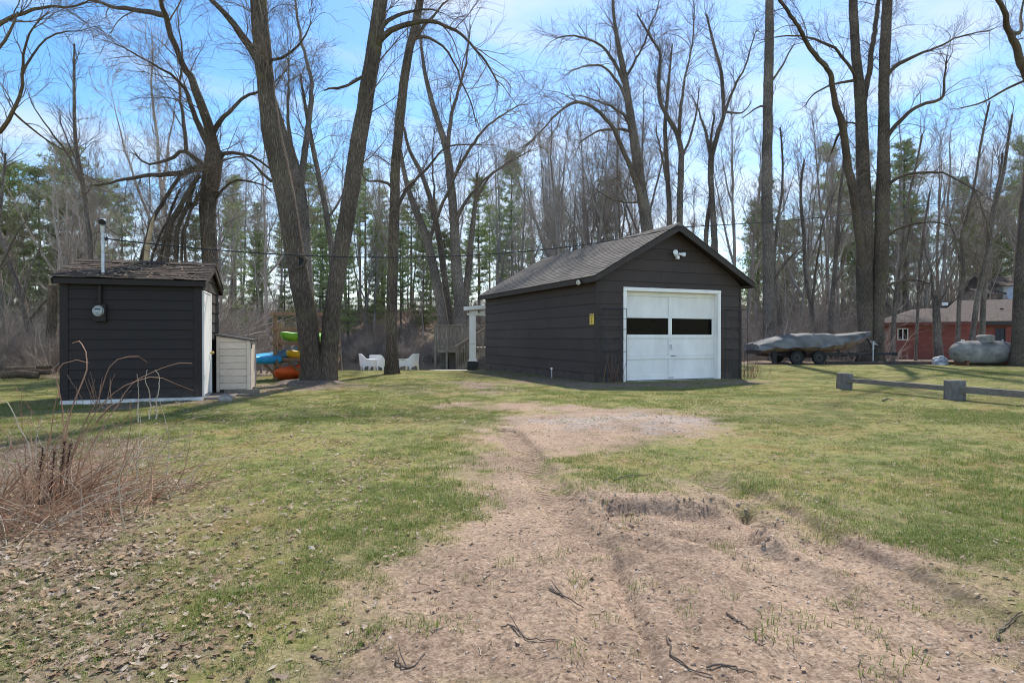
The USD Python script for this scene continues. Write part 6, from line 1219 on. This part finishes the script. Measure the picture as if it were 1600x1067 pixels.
# broken clods along the torn edges of the bowl and the right-hand rut
kx, ky = lawn_points(30000, 3.0, 6.5, 1.0); pk_ = shapely.points(kx, ky); e_ = np.minimum(np.abs(sd(BOWL, kx, ky)), shapely.distance(pk_, LineString([tuple(G(*c)[:2]) for c in ((1158, 770), (1190, 788), (1222, 812), (1262, 842))])))
e2 = shapely.distance(pk_, LineString([tuple(G(*c)[:2]) for c in ((922, 772), (945, 800), (955, 835))])); e_ = np.minimum(e_ * 1.4, e2)
keep = rgx.random(len(kx)) < np.exp(-(e_ / .09) ** 2) * .16; kx, ky = kx[keep], ky[keep]; sz = .004 + .013 * rgx.random(len(kx)) ** 3
def clodm(seed):
    m = trimesh.creation.icosphere(1, 1.0); rg = np.random.default_rng(seed); return m.vertices * rg.uniform(.6, 1.15, 3) * [1, 1, .75] * (1 + rg.normal(0, .16, (len(m.vertices), 1))), m.faces
M['damp_clod'] = island('damp_clod', [(.20, .145, .105), (.30, .22, .165), (.38, .285, .215), (.46, .36, .28)], .95)
litter('soil_clods', bake([clodm(q) for q in range(6)], kx, ky, H(kx, ky) - sz * .45, sz, 8, .3), M['damp_clod'], 'dark broken clods along the torn edges of the muddy bowl', 'soil')
# bits of twig and bark strewn over the bare earth
nx, ny = lawn_points(6000, 1.9, 9.0, .8); a_, b_, _ = masks(nx, ny); keep = rgx.random(len(nx)) < .25 + .35 * np.maximum(a_ * .8, b_); nx, ny = nx[keep], ny[keep]; n = len(nx)
ya, ln_ = rgx.uniform(0, 6.28, n), .012 + .05 * rgx.random(n) ** 3; P = np.zeros((n, 4, 3)); s4 = np.linspace(-.5, .5, 4); bd = rgx.normal(0, .25, n)
P[:, :, 0] = nx[:, None] + np.cos(ya)[:, None] * ln_[:, None] * s4 - np.sin(ya)[:, None] * (bd * ln_)[:, None] * s4 ** 2; P[:, :, 1] = ny[:, None] + np.sin(ya)[:, None] * ln_[:, None] * s4 + np.cos(ya)[:, None] * (bd * ln_)[:, None] * s4 ** 2
P[:, :, 2] = H(P[:, :, 0].ravel(), P[:, :, 1].ravel()).reshape(n, 4) + .003
M['twig_bits'] = island('twig_bits', [(.06, .045, .035), (.14, .105, .08), (.25, .20, .155), (.40, .33, .26)], .9)
v, f, _n = tubes(P, np.repeat((.0009 + .0011 * rgx.random(n))[:, None], 4, 1), 4); litter('twig_litter', (v, f, _n, np.repeat(rgx.random(n), 16)), M['twig_bits'], 'tiny broken twigs strewn over the ground', 'twigs')
M['stick'] = mottled('dry_stick', (.07, .052, .042), (.15, .115, .09), 20.0, .9, coord='world')
# sticks one can point at
for q, (pp, rr, lb) in enumerate((([(1043, 990), (1052, 1014), (1068, 1033), (1092, 1044), (1114, 1048)], .006, 'curved dark stick in the dirt, lower centre right'), ([(1105, 1036), (1125, 1036), (1152, 1045), (1183, 1056)], .006, 'wavy dark stick just right of the curved one'),
    ([(783, 979), (802, 985), (826, 1000), (850, 1003), (876, 1006)], .005, 'long thin stick left of the middle of the dirt track'), ([(858, 922), (882, 930), (912, 936)], .006, 'forked dark stick in the pale middle of the dirt'), ([(1136, 954), (1156, 968), (1179, 984)], .006, 'short straight stick on the right side of the dirt'),
    ([(618, 1030), (634, 1040), (664, 1018)], .005, 'kinked twig in the dirt at lower left'), ([(484, 1024), (500, 1031), (521, 1037)], .006, 'small dark twig at the left edge of the dirt'), ([(1562, 985), (1566, 972), (1600, 961)], .008, 'bent grey stick in the grass at lower right'),
    ([(960, 752), (985, 746), (1020, 744)], .010, 'dark stick at the back of the muddy bowl'), ([(528, 1018), (552, 1014), (576, 1008)], .004, 'thin pale twig beside the lower left grass'), ([(1380, 627), (1388, 624), (1396, 626)], .022, 'short thick stick in the lawn before the guard rail'))):
    p = np.array([G(*c) for c in pp]); p[:, 2] = H(p[:, 0], p[:, 1]) + rr; c, _ = resample(p, 14); c[1:-1] += np.random.default_rng(q).normal(0, .004, (12, 3)) * [1, 1, .4]; c[:, 2] = np.maximum(c[:, 2], H(c[:, 0], c[:, 1]) + rr * .6)
    st = [pipe(c, np.linspace(rr * .72, rr * .32, 14), 7)]
    if q in (2, 3, 5): st.append(pipe([c[6], c[6] + [-.03, .05, .02], c[6] + [-.05, .11, .03]], [rr * .6, rr * .45, rr * .25], 6))
    single('stick', cat_(st), M['stick'], lb, 'stick', 40)
# ------------------------------------------------------------------ bramble in the left foreground, dead stalks by the trellis
M['cane'] = mottled('bramble_cane', (.17, .080, .045), (.36, .215, .130), 2.0, .7, rnd=.2); M['cane_pale'] = mottled('bramble_pale', (.30, .24, .17), (.46, .39, .30), 3.0, .75); M['spike'] = mottled('seed_spike', (.05, .028, .022), (.10, .055, .042), 9.0, .9)
bc = G(70, 800); gb = h1(bc[0], bc[1])
br_ = thing('bramble_bush', 'leafless bramble bush of arching reddish canes in the left foreground', 'bush', (bc[0], bc[1], gb)); rgb = np.random.default_rng(99)
def cane(pp, D, rr, K=18):
    d_ = np.linspace(D[0], D[1], len(pp)); p = np.stack([W(x, y, q) for (x, y), q in zip(pp, d_)]) - [bc[0], bc[1], gb]; c, _ = resample(p, K); c[1:-1] += np.cumsum(rgb.normal(0, .004, (K - 2, 3)), 0); return c, np.linspace(rr, rr * .4, K)
for pp, D, rr, mm in (([(90, 790), (100, 720), (105, 660), (118, 620), (130, 585), (132, 560), (122, 540), (113, 536)], (4.1, 4.6), .007, 'cane'), ([(95, 790), (118, 700), (140, 650), (158, 620), (172, 580), (190, 563), (215, 559), (230, 566)], (4.1, 4.7), .006, 'cane'),
    ([(85, 800), (110, 720), (150, 650), (185, 612), (215, 595), (250, 586), (280, 598), (302, 610)], (4.1, 4.9), .005, 'cane'), ([(92, 800), (100, 700), (96, 640), (88, 590), (95, 572), (120, 563), (138, 567)], (4.2, 4.5), .006, 'cane'), ([(110, 790), (150, 690), (185, 640), (210, 600), (240, 586), (270, 575), (300, 568)], (4.3, 5.0), .005, 'cane'),
    ([(75, 800), (50, 720), (30, 670), (14, 630), (0, 628)], (4.0, 4.2), .006, 'cane_pale'), ([(80, 810), (60, 740), (56, 690), (66, 650)], (3.9, 4.1), .006, 'cane_pale'), ([(96, 800), (140, 770), (190, 730), (240, 695), (300, 680)], (4.0, 4.6), .006, 'cane_pale'), ([(100, 800), (160, 760), (215, 720), (262, 690)], (4.0, 4.4), .006, 'cane_pale'),
    ([(88, 800), (70, 700), (76, 640), (90, 600)], (4.2, 4.4), .005, 'cane'), ([(60, 800), (30, 740), (10, 690), (-20, 660)], (3.8, 4.0), .006, 'cane'), ([(100, 800), (130, 720), (142, 680), (172, 650), (180, 630)], (4.0, 4.3), .005, 'cane'), ([(150, 660), (170, 640), (190, 628), (205, 610)], (4.6, 4.8), .006, 'spike'),
    ([(216, 660), (216, 600), (214, 585)], (5.2, 5.2), .006, 'cane_pale'), ([(233, 655), (232, 590), (231, 578)], (5.2, 5.2), .006, 'cane_pale'), ([(243, 655), (243, 600), (242, 578)], (5.3, 5.3), .007, 'cane_pale')):
    c, rr_ = cane(pp, D, rr); part(br_, 'cane', pipe(c, rr_, 6), M[mm], 40)
nC = 420; K = 10; o = np.zeros((nC, K, 3)); o[:, 0, 0] = rgb.normal(-.02, .33, nC); o[:, 0, 1] = rgb.normal(0, .38, nC); az = rgb.uniform(0, 6.28, nC); el = rgb.uniform(.55, 1.45, nC) * np.where(rgb.random(nC) < .4, .5, 1); d = np.stack([np.cos(az) * np.cos(el) + .25, np.sin(az) * np.cos(el), np.sin(el)], 1); d = unit(d); ln_ = rgb.uniform(.22, .85, nC)
for k in range(1, K):
    o[:, k] = o[:, k - 1] + d * (ln_ / (K - 1))[:, None]; d = d + rgb.normal(0, .10, (nC, 3)); d[:, 2] -= .09; d = unit(d)
o[:, :, 2] = np.maximum(o[:, :, 2], .01)
Rr = (.0022 + .0025 * rgb.random(nC))[:, None] * np.linspace(1, .35, K)[None]
P2, R2 = sprout(o, Rr, rgb, rgb.poisson(2.6, nC), .15, 1, (25, 65), lambda m, t, i: rgb.uniform(.08, .3, m), lambda l: np.full_like(l, .0018), 5, .2, .0); P2[:, :, 2] = np.maximum(P2[:, :, 2], .01)
smoothpart(br_, 'cane_thicket', join([tubes(o[:280], Rr[:280], 5), tubes(P2, R2, 3)]), M['cane'], 'stuff'); smoothpart(br_, 'dry_stems', tubes(o[280:], Rr[280:], 5), M['cane_pale'], 'stuff')
for px, py, py2, D in ((62, 760, 700, 3.9), (96, 745, 690, 4.0), (80, 780, 705, 3.9), (106, 730, 695, 4.05)):
    a = W(px - 2, py, D) - [bc[0], bc[1], gb]; b = W(px + 4, py2, D) - [bc[0], bc[1], gb]; nh = 150; t_ = rgb.random(nh)[:, None]; p0 = a * (1 - t_) + b * t_; dd = unit(rgb.normal(size=(nh, 3)) + [0, 0, .8]) * .022
    ph = np.stack([p0, p0 + dd], 1); part(br_, 'seed_spike', cat_([tubes(ph, np.full((nh, 2), .0014), 3)[:2], pipe([a - [0, 0, .25], a, b], .004, 5)]), M['spike'])
def stalks(label, c, n, hh, sp, seed):
    rg = np.random.default_rng(seed); P = np.zeros((n, 5, 3)); P[:, 0, :2] = rg.normal(0, sp, (n, 2)); d = unit(np.c_[rg.normal(0, .25, (n, 2)), np.ones(n)]); l_ = hh * rg.uniform(.4, 1, n)
    for k in range(1, 5): P[:, k] = P[:, k - 1] + d * (l_ / 4)[:, None]; d = unit(d + rg.normal(0, .10, (n, 3)))
    v, f, nn = tubes(P, np.repeat(rg.uniform(.003, .006, n)[:, None], 5, 1), 4); single('dead_stalks', (v + np.array(c), f), M['cane'], label, 'dead plant', True)
stalks('red brown dead stalks growing inside the left trellis', gp(.42, -.16, 0), 16, .75, .12, 1); stalks('brown dead weeds at the right corner of the garage', (*W(1172, 580, 17.2)[:2], 0), 40, .55, .2, 2)
stalks('grey dead weeds at the foot of the black shed', (*G(150, 634)[:2], 0), 14, .6, .15, 3)
